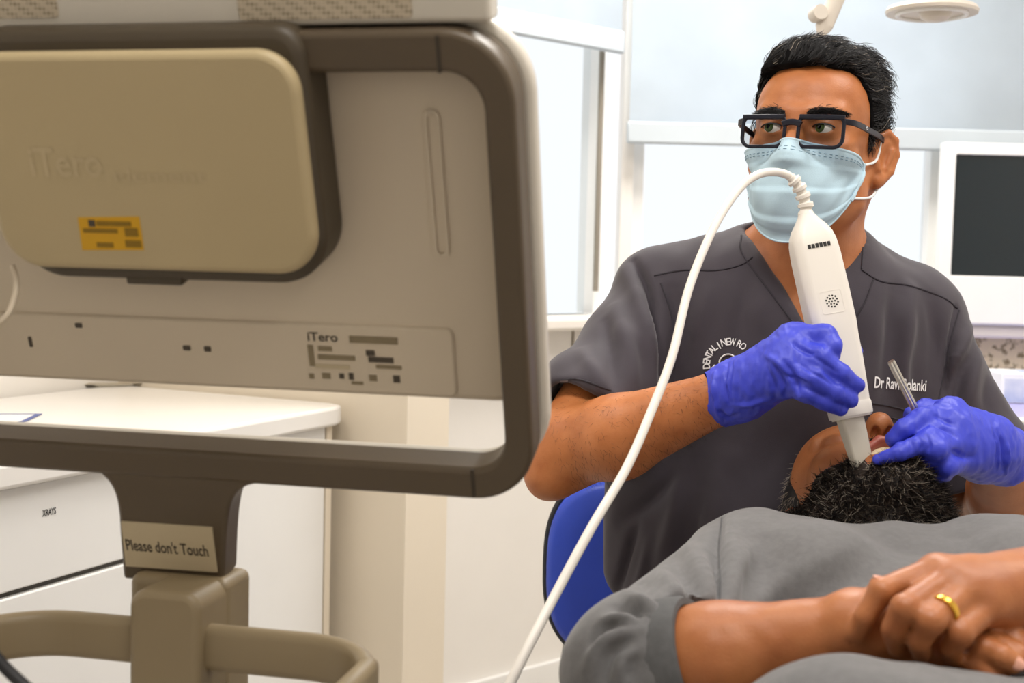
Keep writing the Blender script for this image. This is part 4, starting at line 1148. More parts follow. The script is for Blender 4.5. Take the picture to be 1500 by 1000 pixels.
ThR = [(P(1125, 560, 1.375), .016), (P(1180, 545, 1.395), .0135), (P(1225, 525, 1.392), .0115), (P(1252, 514, 1.385), .009)]
Fg = Field(np.array([P(1030, 640, 1.38)[0], 1.24, P(1150, 660, 1.35)[2]]), np.array([P(1275, 500, 1.38)[0], 1.45, P(1150, 455, 1.35)[2]]), .0016)
glove_field(Fg, Wg, .0262, Wcf, mcR, FgR, ThR)
def cuff_cut(F, o_, dv, r=.075):
    def fn(X, Y, Z):
        ax = (X - o_[0])*dv[0] + (Y - o_[1])*dv[1] + (Z - o_[2])*dv[2]
        return np.maximum(-ax if False else ax, -1)
    S, G = F.sl(F.lo, F.lo + F.n*F.res); F.d[S] = np.maximum(F.d[S], -fn(*G))
cuff_cut(Fg, Wcf, dR)
gR, VgR, QgR = glove('glove', Fg, [
    ([(1066, 530), (1062, 560), (1068, 592)], .0016, -0.0034), ([(1073, 528), (1069, 560), (1072, 590)], .0014, -0.0027), ([(1048, 545), (1046, 575), (1053, 610)], .003, 0.0042),
    ([(1150, 530), (1165, 555), (1170, 575)], .003, -0.0042), ([(1135, 535), (1148, 560), (1150, 580)], .003, -0.0038), ([(1125, 540), (1135, 565), (1135, 585)], .003, -0.0030),
    ([(1160, 500), (1180, 515), (1192, 518)], .003, -0.0038), ([(1080, 595), (1100, 592), (1130, 583)], .003, 0.0029), ([(1052, 600), (1068, 612), (1080, 606)], .0025, -0.0038),
    ([(1145, 548), (1172, 558), (1186, 566)], .0025, -0.0038), ([(1175, 512), (1200, 528), (1225, 545)], .0022, -.002), ([(1168, 530), (1195, 548), (1218, 562)], .0022, -.0022), ([(1120, 520), (1135, 528), (1150, 545)], .003, .0025), ([(1165, 562), (1185, 570), (1205, 580)], .0022, -.002)], dentist)
gR['label'] = 'blue nitrile glove gripping the scanner wand'
dL = WL - EL; dL /= np.linalg.norm(dL)
WgL = P(1440, 655, 1.358); WcL = P(1468, 668, 1.38)
mcL = [P(1392, 605, 1.348), P(1396, 622, 1.325), P(1404, 645, 1.318), P(1414, 670, 1.325)]
FgL = [[(mcL[0], .0125), (P(1352, 613, 1.318), .0115), (P(1325, 628, 1.31), .0105), (P(1311, 643, 1.312), .009)],
       [(mcL[1], .0125), (P(1358, 646, 1.292), .0108), (P(1318, 663, 1.288), .0088), (P(1285, 673, 1.297), .0064)],
       [(mcL[2], .012), (P(1372, 658, 1.285), .0108), (P(1360, 670, 1.3), .0098), (P(1372, 672, 1.32), .0085)],
       [(mcL[3], .0115), (P(1388, 683, 1.292), .0102), (P(1378, 693, 1.305), .0092), (P(1386, 694, 1.325), .008)]]
ThL = [(P(1415, 625, 1.37), .015), (P(1385, 602, 1.38), .0125), (P(1355, 599, 1.368), .0112), (P(1337, 608, 1.35), .0095)]
Fg = Field(np.array([P(1262, 640, 1.3)[0], 1.22, P(1400, 745, 1.36)[2]]), np.array([P(1500, 600, 1.38)[0], 1.47, P(1400, 565, 1.36)[2]]), .0016)
glove_field(Fg, WgL, .029, WcL, mcL, FgL, ThL)
cuff_cut(Fg, WcL, dL)
gL, VgL, QgL = glove('glove', Fg, [
    ([(1462, 630), (1470, 655), (1470, 690)], .0022, -0.0046), ([(1455, 628), (1462, 655), (1460, 690)], .002, -0.0034), ([(1476, 650), (1478, 670), (1474, 695)], .002, 0.0038),
    ([(1345, 640), (1350, 652), (1348, 660)], .0018, -0.0030), ([(1357, 637), (1362, 650), (1360, 660)], .0018, -0.0030), ([(1333, 645), (1336, 655), (1334, 662)], .0018, -0.0027),
    ([(1368, 622), (1385, 628), (1400, 640)], .0025, -0.0038), ([(1370, 610), (1385, 616), (1396, 622)], .0025, -0.0034), ([(1395, 660), (1410, 668), (1425, 670)], .003, -0.0038)], dentist)
gL['label'] = 'blue nitrile glove with fingers in the open mouth'

# ---- trousers of the seated dentist (behind the patient)
Ft = Field((PV[0] - .26, .98, .06), (PV[0] + .26, PV[1] + .2, PV[2] + .08), .008)
hz = PV[2] - .06
for s in (-1, 1):
    hip = np.array([PV[0] + s*.09, PV[1], hz]); kn = np.array([PV[0] + s*.17, PV[1] - .42, hz - .02]); an = np.array([PV[0] + s*.18, PV[1] - .36, .12])
    Ft.cone(hip, kn, .085, .065, .03); Ft.cone(kn, an, .062, .045, .03)
Ft.cone((PV[0] - .08, PV[1] + .02, hz + .01), (PV[0] + .08, PV[1] + .02, hz + .01), .11, .11, .03)
V, Q = Ft.mesh(1); obj('trousers', V, Q, 'trouser_dark', dentist)
for s in (-1, 1):
    Fx = Field((PV[0] + s*.18 - .07, PV[1] - .56, -.005), (PV[0] + s*.18 + .07, PV[1] - .26, .16), .006)
    Fx.cone((PV[0] + s*.18, PV[1] - .36, .12), (PV[0] + s*.18, PV[1] - .36, .05), .047, .042, .02)
    Fx.cone((PV[0] + s*.18, PV[1] - .34, .042), (PV[0] + s*.18, PV[1] - .5, .034), .042, .034, .02)
    V, Q = Fx.mesh(1); obj('shoe', V, Q, 'black_rubber', dentist)

# ================================================================== DENTIST'S STOOL
mat('stool_blue', '#2247c6', .42, var=.04, vscale=10, coat=.1)
mat('stool_trim', '#22242a', .5)
stl = thing('operator_stool', (PV[0], PV[1] + .05, 0), 'blue padded stool with dark edged backrest behind the dentist', 'stool')
bcn = P(935, 838, 1.86); ybk = math.radians(-14)
bu = np.array([math.cos(ybk), math.sin(ybk), 0]); bn = np.array([math.sin(ybk), -math.cos(ybk), 0])
FB = frame(bu, (0, 0, 1), bn, bcn)
hw = .137; hh = .142
oval = [(hw*np.sign(math.cos(a))*abs(math.cos(a))**.72, hh*np.sign(math.sin(a))*abs(math.sin(a))**.72) for a in np.linspace(0, 2*math.pi, 64, endpoint=False)]
prism('back_shell', oval, -.035, -.004, 'stool_trim', stl, FB, .006, 3)
V = []; n = 64
rings = [(1.0, -.004), (.995, .012), (.97, .022), (.9, .03), (.7, .036), (.4, .039), (.1, .04)]
for f_, h in rings: V += [(a*f_*.985, b*f_*.985, h - .02*(1 - (a*f_/hw)**2)*.4) for a, b in oval]
F = [(i*n + j, i*n + (j+1) % n, (i+1)*n + (j+1) % n, (i+1)*n + j) for i in range(len(rings) - 1) for j in range(n)] + [tuple((len(rings)-1)*n + j for j in range(n)), tuple(range(n))[::-1]]
obj('backrest', tow(FB, V), F, 'stool_blue', stl, sharp=60)
tube('edge_trim', tow(FB, [(a*1.0, b*1.0, .0) for a, b in oval]), .0055, 'stool_trim', stl, 8, closed=True)
sc_ = np.array([PV[0], PV[1] + .03, 0])
lathe('seat', [(0, hz - .165), (.19, hz - .165), (.215, hz - .15), (.215, hz - .12), (.19, hz - .1), (0, hz - .098)], sc_, (0, 0, 1), 'stool_blue', stl, 40)
tube('back_bracket', smooth_path([sc_ + np.array([-.05, .1, hz - .17]), sc_ + np.array([-.12, .22, hz - .16]), bcn - bn*.07 + np.array([0, 0, -.1]), bcn - bn*.037], 20), .014, 'stool_trim', stl, 10)
lathe('gas_column', [(0, .09), (.03, .09), (.03, hz - .166), (0, hz - .166)], sc_, (0, 0, 1), 'chrome', stl, 20)
for i in range(5):
    a = i*2*math.pi/5 + .2; dv = np.array([math.cos(a), math.sin(a), 0]); ee = sc_ + dv*.26 + np.array([0, 0, .07])
    lg = tube('base_leg', np.array([sc_ + np.array([0, 0, .1]), (sc_ + ee)/2 + np.array([0, 0, .045]), ee]), .018, 'stool_trim', stl, 10, up=(0, 0, 1))
    lathe('caster', [(0, -.011), (.025, -.011), (.028, 0), (.025, .011), (0, .011)], ee + np.array([0, 0, -.042]), np.cross(dv, (0, 0, 1)), 'black_rubber', lg, 18)

# ================================================================== PATIENT
RP = rot(math.radians(3), math.radians(-81), 0)
HPc = P(1308, 672, 1.325) - RP @ np.array([0, -.092, -.094])*.95
HP = Head(HPc, RP, .95)
MO_ = .016
PX = .375
P_SR = P(1090, 852, 1.2); P_ER = P(945, 990, .975); P_WR = P(1256, 919, .905)
P_SL = P(1490, 858, 1.2); P_EL = P(1650, 985, .97); P_WL = P(1512, 872, .90)
lipU = [(-.027, -.086, -.072), (-.018, -.097, -.067), (-.006, -.1035, -.0635), (0, -.103, -.0645), (.006, -.1035, -.0635), (.018, -.097, -.067), (.027, -.086, -.072)]
lipL = [(-.028, -.082, -.075), (-.019, -.087, -.087), (-.007, -.0915, -.0935), (0, -.092, -.094), (.007, -.0915, -.0935), (.019, -.087, -.087), (.028, -.082, -.075)]
def patient_head(F):
    head_field(F, HP, MO_, 0)
    HP.ell(F, (0, -.075, -.07), (.034, .026, .028), .02)
    HP.cone(F, (0, -.105, -.028), (0, -.117, -.043), .0105, .0125, .008)
    HP.ell(F, (0, -.1, -.079), (.022, .036, .0115), .003, '-')
    F.chain([HP.w(*q) for q in lipU], [.003, .0042, .005, .0045, .005, .0042, .003], .003)
    F.chain([HP.w(*q) for q in lipL], [.003, .0052, .006, .006, .006, .0052, .003], .003)
    HP.ell(F, (0, -.1, -.079), (.019, .024, .0095), .002, '-')
    for s in (-1, 1): HP.ell(F, (s*.0072, -.108, -.0525), (.0046, .0085, .0055), .003, '-')
    F.cone(HP.w(0, .025, -.055), np.array([PX, 1.22, .765]), .056, .05, .03)
    F.cone(HP.w(0, -.03, -.09), np.array([PX, 1.25, .775]), .035, .03, .03)
lo = HP.o - np.array([.11, .17, .12]); hi = HP.o + np.array([.11, .14, .15])
Fp = Field(lo, hi, .0016); patient_head(Fp); V1, Q1 = Fp.mesh(1)
# arms and both hands in one field
def arms(F):
    for S, E, W, B in ((P_SR, P_ER, P_WR, P(1050, 966, .95)), (P_SL, P_EL, P_WL, P(1590, 930, .94))):
        F.cone(S, E, .05, .043, .02); F.cone(E, B, .043, .039, .02)
        F.cone(B, W, .039, .0235, .02)
    # the upper hand (from the right): palm, knuckles, fingers over the other wrist
    mc = [P(1368, 836, .888), P(1390, 848, .876), P(1418, 866, .868), P(1447, 890, .866)]
    for q in mc: F.cone(P_WL, q, .026, .0112, .016)
    for a, b in zip(mc[:-1], mc[1:]): F.cone(a + np.array([.004, .004, 0]), b + np.array([.004, .004, 0]), .0098, .0098, .006)
    fg_ = [[(mc[0], .0105), (P(1291, 866, .872), .0088), (P(1268, 902, .872), .0076), (P(1257, 926, .878), .0064)],
           [(mc[1], .0105), (P(1325, 891, .846), .009), (P(1308, 922, .852), .0079), (P(1313, 948, .866), .0068)],
           [(mc[2], .0103), (P(1363, 909, .840), .009), (P(1346, 938, .848), .0078), (P(1350, 958, .862), .0067)],
           [(mc[3], .0095), (P(1406, 928, .844), .0082), (P(1392, 948, .852), .0072), (P(1394, 964, .864), .0062)],
           [(P(1440, 872, .93), .012), (P(1350, 866, .93), .0092), (P(1306, 860, .92), .0082), (P(1286, 856, .91), .0064)]]
    for f_ in fg_: F.chain([a for a, _ in f_], [r for _, r in f_], .0016, .004)
    for f_ in fg_[:4]: F.cone(f_[1][0], f_[1][0] + np.array([0, -.0008, .0012]), f_[1][1]*1.03, f_[1][1]*1.0, .003)
    # the lower hand: continues from the left forearm underneath, fingers show at the right
    m2 = [P(1395, 915, .915), P(1400, 935, .9), P(1402, 955, .89), P(1400, 975, .885)]
    for q in m2: F.cone(P_WR, q, .021, .0112, .012)
    f2 = [[(m2[0], .0105), (P(1452, 925, .88), .009), (P(1490, 938, .868), .0078), (P(1515, 950, .862), .0066)],
          [(m2[1], .0105), (P(1455, 943, .866), .0092), (P(1492, 960, .856), .008), (P(1518, 978, .853), .0068)],
          [(m2[2], .010), (P(1440, 950, .858), .009), (P(1466, 961, .848), .0081), (P(1484, 973, .848), .0068)],
          [(m2[3], .009), (P(1425, 972, .86), .008), (P(1448, 985, .853), .0072), (P(1466, 996, .853), .0062)]]
    for f_ in f2: F.chain([a for a, _ in f_], [r for _, r in f_], .0018, .0045)
Fa = Field((P_ER[0] - .07, .76, .68), (P_EL[0] + .07, 1.28, .96), .0025)
arms(Fa); V2, Q2 = largest(*Fa.mesh(1))
N2 = normals(V2, Q2); V2 = V2 + N2*(.0006*noise3(V2, 90))[:, None]
Tt = Field((PX - .25, .3, .58), (PX + .25, 1.3, .9), .01)
Tt.ell((PX, 1.06, .745), (.155, .2, .07), None, .04); Tt.ell((PX, .8, .71), (.14, .2, .08), None, .04); Tt.cone((PX, .95, .73), (PX, 1.22, .755), .07, .05, .04)
V3, Q3 = Tt.mesh(1)
Lh = HP.l(V1)
def beard_mask(L):
    x, y, z = L[:, 0], L[:, 1], L[:, 2]
    zb = np.interp(y, [-.13, -.1, -.085, -.06, -.03, -.005, .01], [-.102, -.102, -.098, -.08, -.06, -.03, -.02])
    jaw = (z < zb) & (y < .02)
    side = (np.abs(x) > .028) & (z < np.interp(y, [-.1, -.08, -.05, -.02, .01], [-.07, -.058, -.04, -.02, .01])) & (y < .016)
    mous = (y < -.082) & (y > -.1015) & (z < -.0555) & (z > -.0625) & (np.abs(x) < .034)
    return jaw | side | mous
def lip_mask(L): return (np.minimum(polydist(L, np.array(lipU)), polydist(L, np.array(lipL))) < .0068) & (np.abs(L[:, 0]) < .028)
bm_ = beard_mask(Lh); lm_ = lip_mask(Lh)
vm = np.where(lm_, 1, np.where(bm_, 2, 0))
inner = (np.abs(Lh[:, 0]) < .02) & (Lh[:, 1] > -.094) & (Lh[:, 1] < -.05) & (Lh[:, 2] < -.068) & (Lh[:, 2] > -.086)
vm = np.where(inner, 1, vm)
nails = []
vm2 = np.zeros(len(V2), int)
for q, _ in nails: vm2[np.linalg.norm(V2 - q, axis=1) < .0075] = 3
Vp = np.vstack([V1, V2, V3]); Qp = np.vstack([Q1, Q2 + len(V1), Q3 + len(V1) + len(V2)])
vmat = np.concatenate([vm, vm2, np.zeros(len(V3), int)])
fm = np.median(vmat[Qp], axis=1).astype(int)
patient = obj('person', Vp, Qp, 'skin_patient', mats=['skin_patient', 'lip', 'beard_skin', 'nail'], fmat=fm)
tag(patient, 'bearded person in a grey shirt lying back with hands crossed and mouth open', 'person')
# beard
mat('hair_brown', '#3b2e24', .5, var=.2, vscale=90)
N1 = normals(V1, Q1); g = np.random.default_rng(21)
cand = np.where(bm_ & ~lm_ & (np.linalg.norm(V1 - P(1258, 682, 1.32), axis=1) > .012) & (polydist(Lh, np.array(lipL)) > .0105))[0]; idx = g.choice(cand, 10500)
L_ = Lh[idx]; down = np.array([0, -.25, -1.0]) @ HP.R.T
D = N1[idx]*.24 + down*.8 + (np.sign(L_[:, :1])*np.array([[.25, 0, 0]])) @ HP.R.T
mous = (L_[:, 2] > -.07)
D[mous] = N1[idx][mous]*.25 + down*.6
Ln = np.where(mous & (np.abs(L_[:, 0]) < .036), .35, 1.0)
strands('beard', V1[idx], D, 'hair_black', patient, .0145, .0005, 5, .3, mats=['hair_black', 'hair_brown', 'hair_grey'], fmat=[.5, .82], wave=.3, seed=9)
# scalp hair (short, dark)
lo = HP.o - .16; hi = HP.o + .16; Fr = Field(lo, hi, .003)
HP.ell(Fr, (0, .02, .03), (.079, .1, .085), .01)
S, G = Fr.sl(lo, hi)
q = [(G[0] - HP.o[0])*HP.R[0, i] + (G[1] - HP.o[1])*HP.R[1, i] + (G[2] - HP.o[2])*HP.R[2, i] for i in range(3)]
Fr.d[S] = np.maximum(Fr.d[S], -(q[2] - zline(q[1], q[0]) - .004)*.7)
V, Q = largest(*Fr.mesh(1)); N = normals(V, Q); ph = obj('hair', V, Q, 'hair_black', patient)
idx = g.choice(len(V), 2200)
strands('hair_strands', V[idx] - N[idx]*.001, N[idx]*.5 + np.array([0, .5, -.5]) @ HP.R.T, 'hair_black', ph, .013, .0005, 4, .3, mats=['hair_black', 'hair_grey'], fmat=.1, seed=2)
# brows, closed eyes hidden in shade
for s in ():
    lathe('eye', [(.0125*math.sin(a), .0125*math.cos(a)) for a in np.linspace(.001, math.pi - .001, 16)], HP.w(s*.032, -.0762, -.001), HP.R @ np.array([0, -1., 0]), 'eye_white', patient, 20)
# teeth
for i in range(-5, 5):
    a = (i + .5)*.19; x = .0225*math.sin(a)*1.05; y = -.0755 - .0195*math.cos(a)
    wdt = .0046 if abs(i + .5) < 1 else .0038
    fr = frame(HP.R @ np.array([math.cos(a), math.sin(a)*.9, 0]), HP.R @ np.array([-math.sin(a), math.cos(a), 0]), HP.R @ np.array([0, 0, 1.]), HP.w(x, y, -.0725))
    box('tooth', (-wdt*.98, -.002, -.0052 if abs(i + .5) < 1 else -.0045), (wdt*.98, .003, .006), 'tooth', patient, fr, .0016, 3)
# fingernails
def nail(q, along, outw, w=.0055, l=.0065):
    along = np.asarray(along, float)/np.linalg.norm(along); outw = np.asarray(outw, float); outw = outw - (outw @ along)*along; outw /= np.linalg.norm(outw); sdv = np.cross(along, outw)
    V = []; F = []
    for i in range(5):
        for j in range(12):
            a = j*math.pi/6; r = [1, .98, .8, .45, .02][i]; h = [0, .0007, .0012, .0016, .0018][i]
            V.append(q + sdv*(w*r*math.cos(a)) + along*(l*r*math.sin(a)) + outw*(h - .9*(r*math.cos(a))**2*w*.35))
    for i in range(4):
        for j in range(12): F.append((i*12 + j, i*12 + (j+1) % 12, (i+1)*12 + (j+1) % 12, (i+1)*12 + j))
    return obj('fingernail', V, F, 'nail', patient)
def tipnail(a, b, r, outw): nail(b + np.asarray(outw)/np.linalg.norm(outw)*r*.82, b - a, outw)
tipnail(P(1268, 902, .872), P(1258, 924, .878), .0066, (-.5, -.8, .35))
tipnail(P(1306, 860, .92), P(1288, 856, .91), .0066, (0, -.5, .9))
tipnail(P(1466, 961, .848), P(1482, 972, .848), .007, (.35, -.8, .5))
# ring
a_, b_ = P(1418, 866, .868), P(1363, 909, .840); dv = (b_ - a_)/np.linalg.norm(b_ - a_); rc = a_ + (b_ - a_)*.68
s1 = np.cross(dv, (0, 0, 1)); s1 /= np.linalg.norm(s1); s2 = np.cross(dv, s1)
pth = np.array([rc +   .0104*(math.cos(t)*s1 + math.sin(t)*s2) for t in np.linspace(0, 2*math.pi, 40, endpoint=False)])
V, F = sweep_vf(pth, rrect(-.0026, .0026, -.0011, .0011, .0008, 3), np.array([(p - rc)/np.linalg.norm(p - rc) for p in pth]), True)
tag(obj('finger_ring', V, F, 'gold', None, sharp=50), 'plain gold ring on the finger of the lying person', 'ring')

# ---- grey shirt
mat('cuff_grey', '#525253', .9, var=.08, vscale=150, bump=.1, bscale=700)
def shirt_field(F):
    F.ell((PX, 1.07, .735), (.178, .235, .108), None, .05)
    F.ell((PX - .005, .80, .712), (.172, .25, .112), None, .05); F.cone((PX - .15, .78, .744), (PX + .115, .80, .704), .112, .108, .02)
    F.ell((PX - .005, .5, .70), (.17, .2, .11), None, .07)
    for s in (-1, 1): F.ell((PX + s*.098, 1.13, .795), (.086, .085, .074), None, .02)
    F.cone(P_SR + np.array([.02, .03, -.004]), np.array([PX - .03, 1.2, .772]), .066, .08, .03); F.cone(P_SL + np.array([-.02, .03, -.004]), np.array([PX + .03, 1.2, .772]), .066, .08, .03)
    F.cone((PX, 1.2, .765), (PX, 1.26, .78), .075, .062, .03)
    cuff = P(1012, 974, .957)
    F.cone(P_SR, P_ER, .063, .06, .02); F.cone(P_ER, cuff, .06, .047, .02)
    F.cone(P_SL, P_EL, .063, .06, .02)
    dv = P(1050, 956, .95) - P_ER; dv /= np.linalg.norm(dv)
    def pl2(X, Y, Z):
        ax = (X - cuff[0])*dv[0] + (Y - cuff[1])*dv[1] + (Z - cuff[2])*dv[2]
        rr_ = np.sqrt(np.maximum((X - cuff[0])**2 + (Y - cuff[1])**2 + (Z - cuff[2])**2 - ax*ax, 0))
        return np.maximum(-ax, np.maximum(rr_ - .056, ax - .05))
    F.fun(pl2, cuff - .08, cuff + .08, '-', .003)
    F.cone(HP.w(0, .02, -.07), np.array([PX, 1.275, .80]), .066, .06, .008, '-')
Fq = Field((P_ER[0] - .075, .3, .6), (P_EL[0] + .07, 1.32, .91), .0034)
shirt_field(Fq); Vq, Qq = largest(*Fq.mesh(2)); Tq = bvh(Vq, Qq); N = normals(Vq, Qq)
Vq = Vq + N*(.003*noise3(Vq*np.array([1, .6, 1]), 16) + .0012*noise3(Vq, 45))[:, None]
Vq = folds(Vq, Qq, Tq, [
    ([(1056, 755), (1052, 800), (1055, 850), (1052, 890)], .006, -.012), ([(1064, 752), (1070, 790), (1078, 830)], .008, .006),
    ([(1005, 795), (1025, 825), (1037, 860), (1046, 888)], .007, .007), ([(985, 812), (1008, 850), (1022, 886)], .006, -.009), ([(962, 832), (988, 862), (1005, 886)], .007, .008),
    ([(938, 850), (965, 875), (990, 890)], .005, -.009), ([(918, 866), (940, 882), (955, 888)], .006, .008), ([(900, 886), (925, 896), (945, 898)], .0045, -.009), ([(885, 908), (915, 908), (935, 905)], .0055, .008),
    ([(868, 945), (888, 922), (915, 914), (935, 910)], .0045, -.009), ([(862, 975), (880, 945), (908, 930), (930, 920)], .006, .007), ([(885, 1000), (893, 965), (912, 945), (930, 932)], .005, -.009), ([(905, 1000), (912, 968), (926, 950)], .006, .006), ([(922, 1000), (928, 975), (936, 960)], .005, -.007),
    ([(1095, 800), (1078, 840), (1068, 880)], .010, .007), ([(1125, 790), (1100, 850), (1088, 885)], .010, -.006), ([(1155, 840), (1125, 870), (1105, 888)], .010, .006), ([(1250, 790), (1200, 830), (1150, 875)], .018, .006), ([(1300, 800), (1250, 840), (1200, 870)], .02, -.005),
    ([(1400, 790), (1380, 810), (1330, 825)], .02, .004)])
Vq = relax_mesh(relax_mesh(Vq, Qq, .5), Qq, .5)
shirt = obj('shirt', Vq, Qq, 'tee_grey', patient)
Tq = bvh(Vq, Qq)
for pts in ([(1058, 752), (1053, 800), (1056, 850), (1054, 888)],):
    p = hits(Tq, pts, .0002, 26)
    if len(p) > 2: tube('seam', p, .0007, 'cuff_grey', shirt, 6)
# rolled cuff band at the elbow
c0, c1 = P(985, 980, .963), P(1012, 974, .957); dv = (c1 - c0)/np.linalg.norm(c1 - c0)
prof = [(.044, -.03), (.0515, -.028), (.0535, -.012), (.0515, .004), (.0495, .0075), (.0445, .0075), (.042, .002)]
lathe('cuff', prof, c1, dv, 'cuff_grey', shirt, 40)

# ---- trousers and legs (mostly out of view)
Ft = Field((PX - .25, -.42, .52), (PX + .25, .62, .86), .009)
for s in (-1, 1):
    Ft.cone((PX + s*.085, .45, .69), (PX + s*.1, .05, .68), .09, .066, .03); Ft.cone((PX + s*.1, .05, .68), (PX + s*.1, -.36, .66), .062, .045, .03)
Ft.cone((PX - .07, .48, .69), (PX + .07, .48, .69), .115, .115, .04)
V, Q = Ft.mesh(1); obj('trousers', V, Q, 'trouser_dark', patient)
for s in (-1, 1):
    Fx = Field((PX + s*.1 - .07, -.5, .58), (PX + s*.1 + .07, -.3, .92), .007)
    Fx.cone((PX + s*.1, -.37, .655), (PX + s*.1, -.42, .64), .045, .04, .02); Fx.cone((PX + s*.1, -.42, .64), (PX + s*.105, -.41, .83), .042, .035, .02)
    V, Q = Fx.mesh(1); obj('shoe', V, Q, 'black_rubber', patient)

# ================================================================== DENTAL CHAIR
mat('chair_blue', '#2c3c86', .45, var=.03, coat=.1)
dch = thing('dental_chair', (PX, .7, 0), 'reclined dental chair under the lying person', 'dental chair')
prism('backrest', rrect(PX - .25, PX + .25, .32, 1.24, .1, 8), .555, .622, 'chair_blue', dch, bev=.02, seg=4)
prism('seat', rrect(PX - .24, PX + .24, -.5, .3, .08, 8), .5, .565, 'chair_blue', dch, bev=.02, seg=4)
mat('headrest_white', '#e4e2de', .6)
hq = HP.w(0, .12, .03)
prism('headrest', rrect(PX - .115, PX + .115, 1.27, 1.56, .06, 8), hq[2] - .075, hq[2] - .005, 'headrest_white', dch, bev=.02, seg=4)
box('headrest_bar', (PX - .03, 1.18, hq[2] - .1), (PX + .03, 1.4, hq[2] - .078), 'chrome', dch, bev=.004)
box('underframe', (PX - .12, -.2, .42), (PX + .12, 1.0, .5), 'white_gloss', dch, bev=.02)
box('back_support', (PX - .1, .4, .5), (PX + .1, 1.0, .556), 'white_gloss', dch, bev=.01)
prism('pedestal', rrect(PX - .13, PX + .13, .2, .7, .08, 8), .06, .42, 'white_gloss', dch, bev=.02)
prism('floor_plate', rrect(PX - .22, PX + .22, .0, .8, .1, 8), 0, .06, 'white_gloss', dch, bev=.015)

# ================================================================== SCANNER WAND
T0 = P(1181, 316, 1.375); T1 = P(1249, 612, 1.345)
ax = (T1 - T0); WLn = np.linalg.norm(ax); ax /= WLn
tocam = CAM - T0; side = np.cross(ax, tocam); side /= np.linalg.norm(side); front = np.cross(side, ax); front /= np.linalg.norm(front)
if side[0] < 0: side = -side
if np.dot(front, tocam) < 0: front = -front
a = math.radians(-20)                                    # turned so that its right flank shows
sd = math.cos(a)*side + math.sin(a)*front; fn_ = math.cos(a)*front - math.sin(a)*side
FW = frame(sd, fn_, ax, T0)
wand = thing('scanner_wand', T1, 'white handheld intraoral scanner wand held in a blue glove', 'scanner wand')
def loft(name, secs, m_, par, fr, nseg=6, bev=None):
    """secs: (s, half width, half thickness, radius, offset a, offset b)"""
    V = []; k = None
    for (s_, hw_, ht_, r_, oa, ob) in secs:
        pts = rrect(-hw_ + oa, hw_ + oa, -ht_ + ob, ht_ + ob, r_, nseg); k = len(pts); V += [(p_[0], p_[1], s_) for p_ in pts]
    F = [(i*k + j, i*k + (j+1) % k, (i+1)*k + (j+1) % k, (i+1)*k + j) for i in range(len(secs)-1) for j in range(k)]
    F += [tuple(range(k))[::-1], tuple((len(secs)-1)*k + j for j in range(k))]
    return obj(name, tow(fr, V), F, m_, par, sharp=40)
body = loft('body', [(-.006, .007, .007, .0065, 0, 0), (.0, .009, .009, .008, 0, 0), (.006, .0125, .0115, .009, 0, 0), (.014, .0185, .0145, .011, 0, 0), (.022, .0225, .0165, .012, 0, 0), (.03, .0242, .0178, .012, 0, 0),
                     (.045, .0248, .0182, .0105, 0, 0), (.085, .0248, .0182, .0095, 0, 0), (.12, .0242, .0180, .0085, 0, 0), (.135, .023, .0172, .008, 0, 0), (.16, .0222, .0168, .0075, 0, 0),
                     (WLn - .003, .0188, .0158, .006, -.001, 0), (WLn, .018, .015, .0055, -.001, 0)], 'wand_white', wand, FW)
loft('collar', [(WLn - .016, .0196, .0168, .005, -.001, 0), (WLn - .014, .0201, .0172, .005, -.001, 0), (WLn - .004, .0199, .0172, .005, -.0012, 0), (WLn - .002, .0194, .0168, .005, -.0012, 0)], 'wand_white', wand, FW)
tip_l = np.linalg.norm(P(1262, 686, 1.33) - T1)
loft('scan_tip', [(WLn - .004, .0125, .0105, .003, -.003, 0), (WLn + .012, .0118, .0102, .003, -.0026, 0), (WLn + tip_l*.7, .0104, .0094, .0026, -.0012, -.001), (WLn + tip_l*.97, .0096, .0088, .0024, -.0004, -.002), (WLn + tip_l, .0088, .0082, .002, -.0004, -.002)], 'wand_tip', wand, FW)
for i in range(6):                                                    # vent slots
    s0 = -.0108 + i*.0043
    box('vent_slot', (s0 - .0016, .0175, .0345), (s0 + .0016, .0187, .039), 'ink', body, FW, 0)
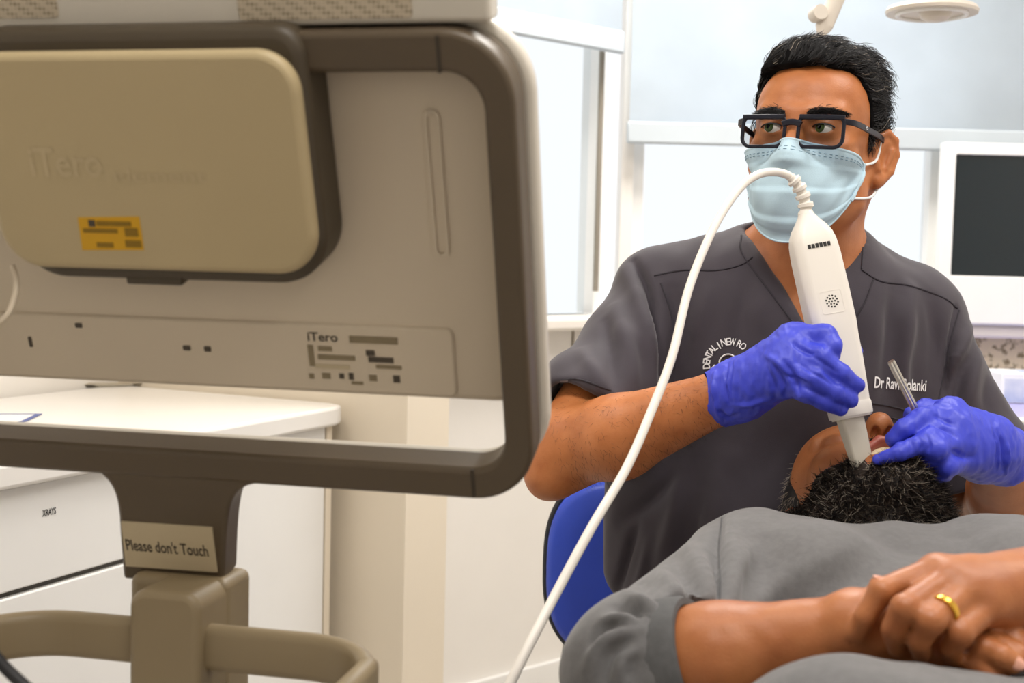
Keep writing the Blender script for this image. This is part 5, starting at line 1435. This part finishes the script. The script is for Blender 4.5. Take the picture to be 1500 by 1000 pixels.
for r_, n_ in ((0, 1), (.0032, 6), (.0064, 12)):                       # speaker dots
    for i in range(n_):
        a = 2*math.pi*i/n_ + (.0 if n_ < 12 else .26); rr_ = r_ * (1 if n_ != 12 or i % 2 == 0 else .93)
        lathe('speaker_hole', [(0, 0), (.0010, 0), (.0010, .0003), (0, .0003)], tow(FW, (rr_*math.cos(a), .0181, .098 + rr_*math.sin(a))), fn_, 'ink', body, 8)
ring_prism('speaker_recess', rrect(-.0125, .0125, .086, .111, .003, 4), rrect(-.0115, .0115, .087, .110, .0025, 4), .0178, .01835, 'wand_white', body, frame(sd, ax, fn_, T0), 0)
# strain relief and cable
sr = [P(1181, 318, 1.375), P(1180, 300, 1.375), P(1175, 284, 1.374), P(1168, 270, 1.372), P(1158, 259, 1.37)]
sp_ = smooth_path(sr, 40); scl = [1 + .32*(1 if (i // 4) % 2 == 0 else -.15) - .22*i/40 for i in range(40)]
tube('strain_relief', sp_, .0068, 'wand_white', wand, 14, up=(0, 1, 0), scale=scl)
cab = smooth_path([P(1172, 277, 1.373), P(1158, 259, 1.37), P(1135, 252, 1.365), P(1108, 257, 1.355), P(1080, 280, 1.34), P(1045, 335, 1.31), P(1010, 420, 1.27), P(985, 520, 1.23), P(955, 600, 1.20), P(918, 685, 1.165), P(868, 770, 1.13), P(815, 868, 1.10), P(775, 945, 1.07), P(745, 1005, 1.05), P(690, 1110, 1.02), P(560, 1180, .99), P(400, 1100, .99), P(300, 1020, .985)], 130)
tube('cable', cab, .0044, 'wand_white', wand, 10, up=(0, 1, 0))

# ================================================================== MOUTH MIRROR HANDLE
m0, m1 = P(1305, 529, 1.32), P(1352, 622, 1.338); dm = (m1 - m0)/np.linalg.norm(m1 - m0)
mir = thing('mouth_mirror', m1, 'slim ridged steel mouth mirror handle held upright in a glove', 'dental mirror')
sec = [( .0040*(1 if i % 2 == 0 else .82)*math.cos(2*math.pi*i/20), .0040*(1 if i % 2 == 0 else .82)*math.sin(2*math.pi*i/20)) for i in range(20)]
V, F = sweep_vf(np.array([m0, m0 + dm*.002, (m0 + m1)/2, m1]), sec, (0, 1, 0), scale=[.9, 1, 1, 1])
obj('handle', V, F, 'steel', mir, smooth=False)
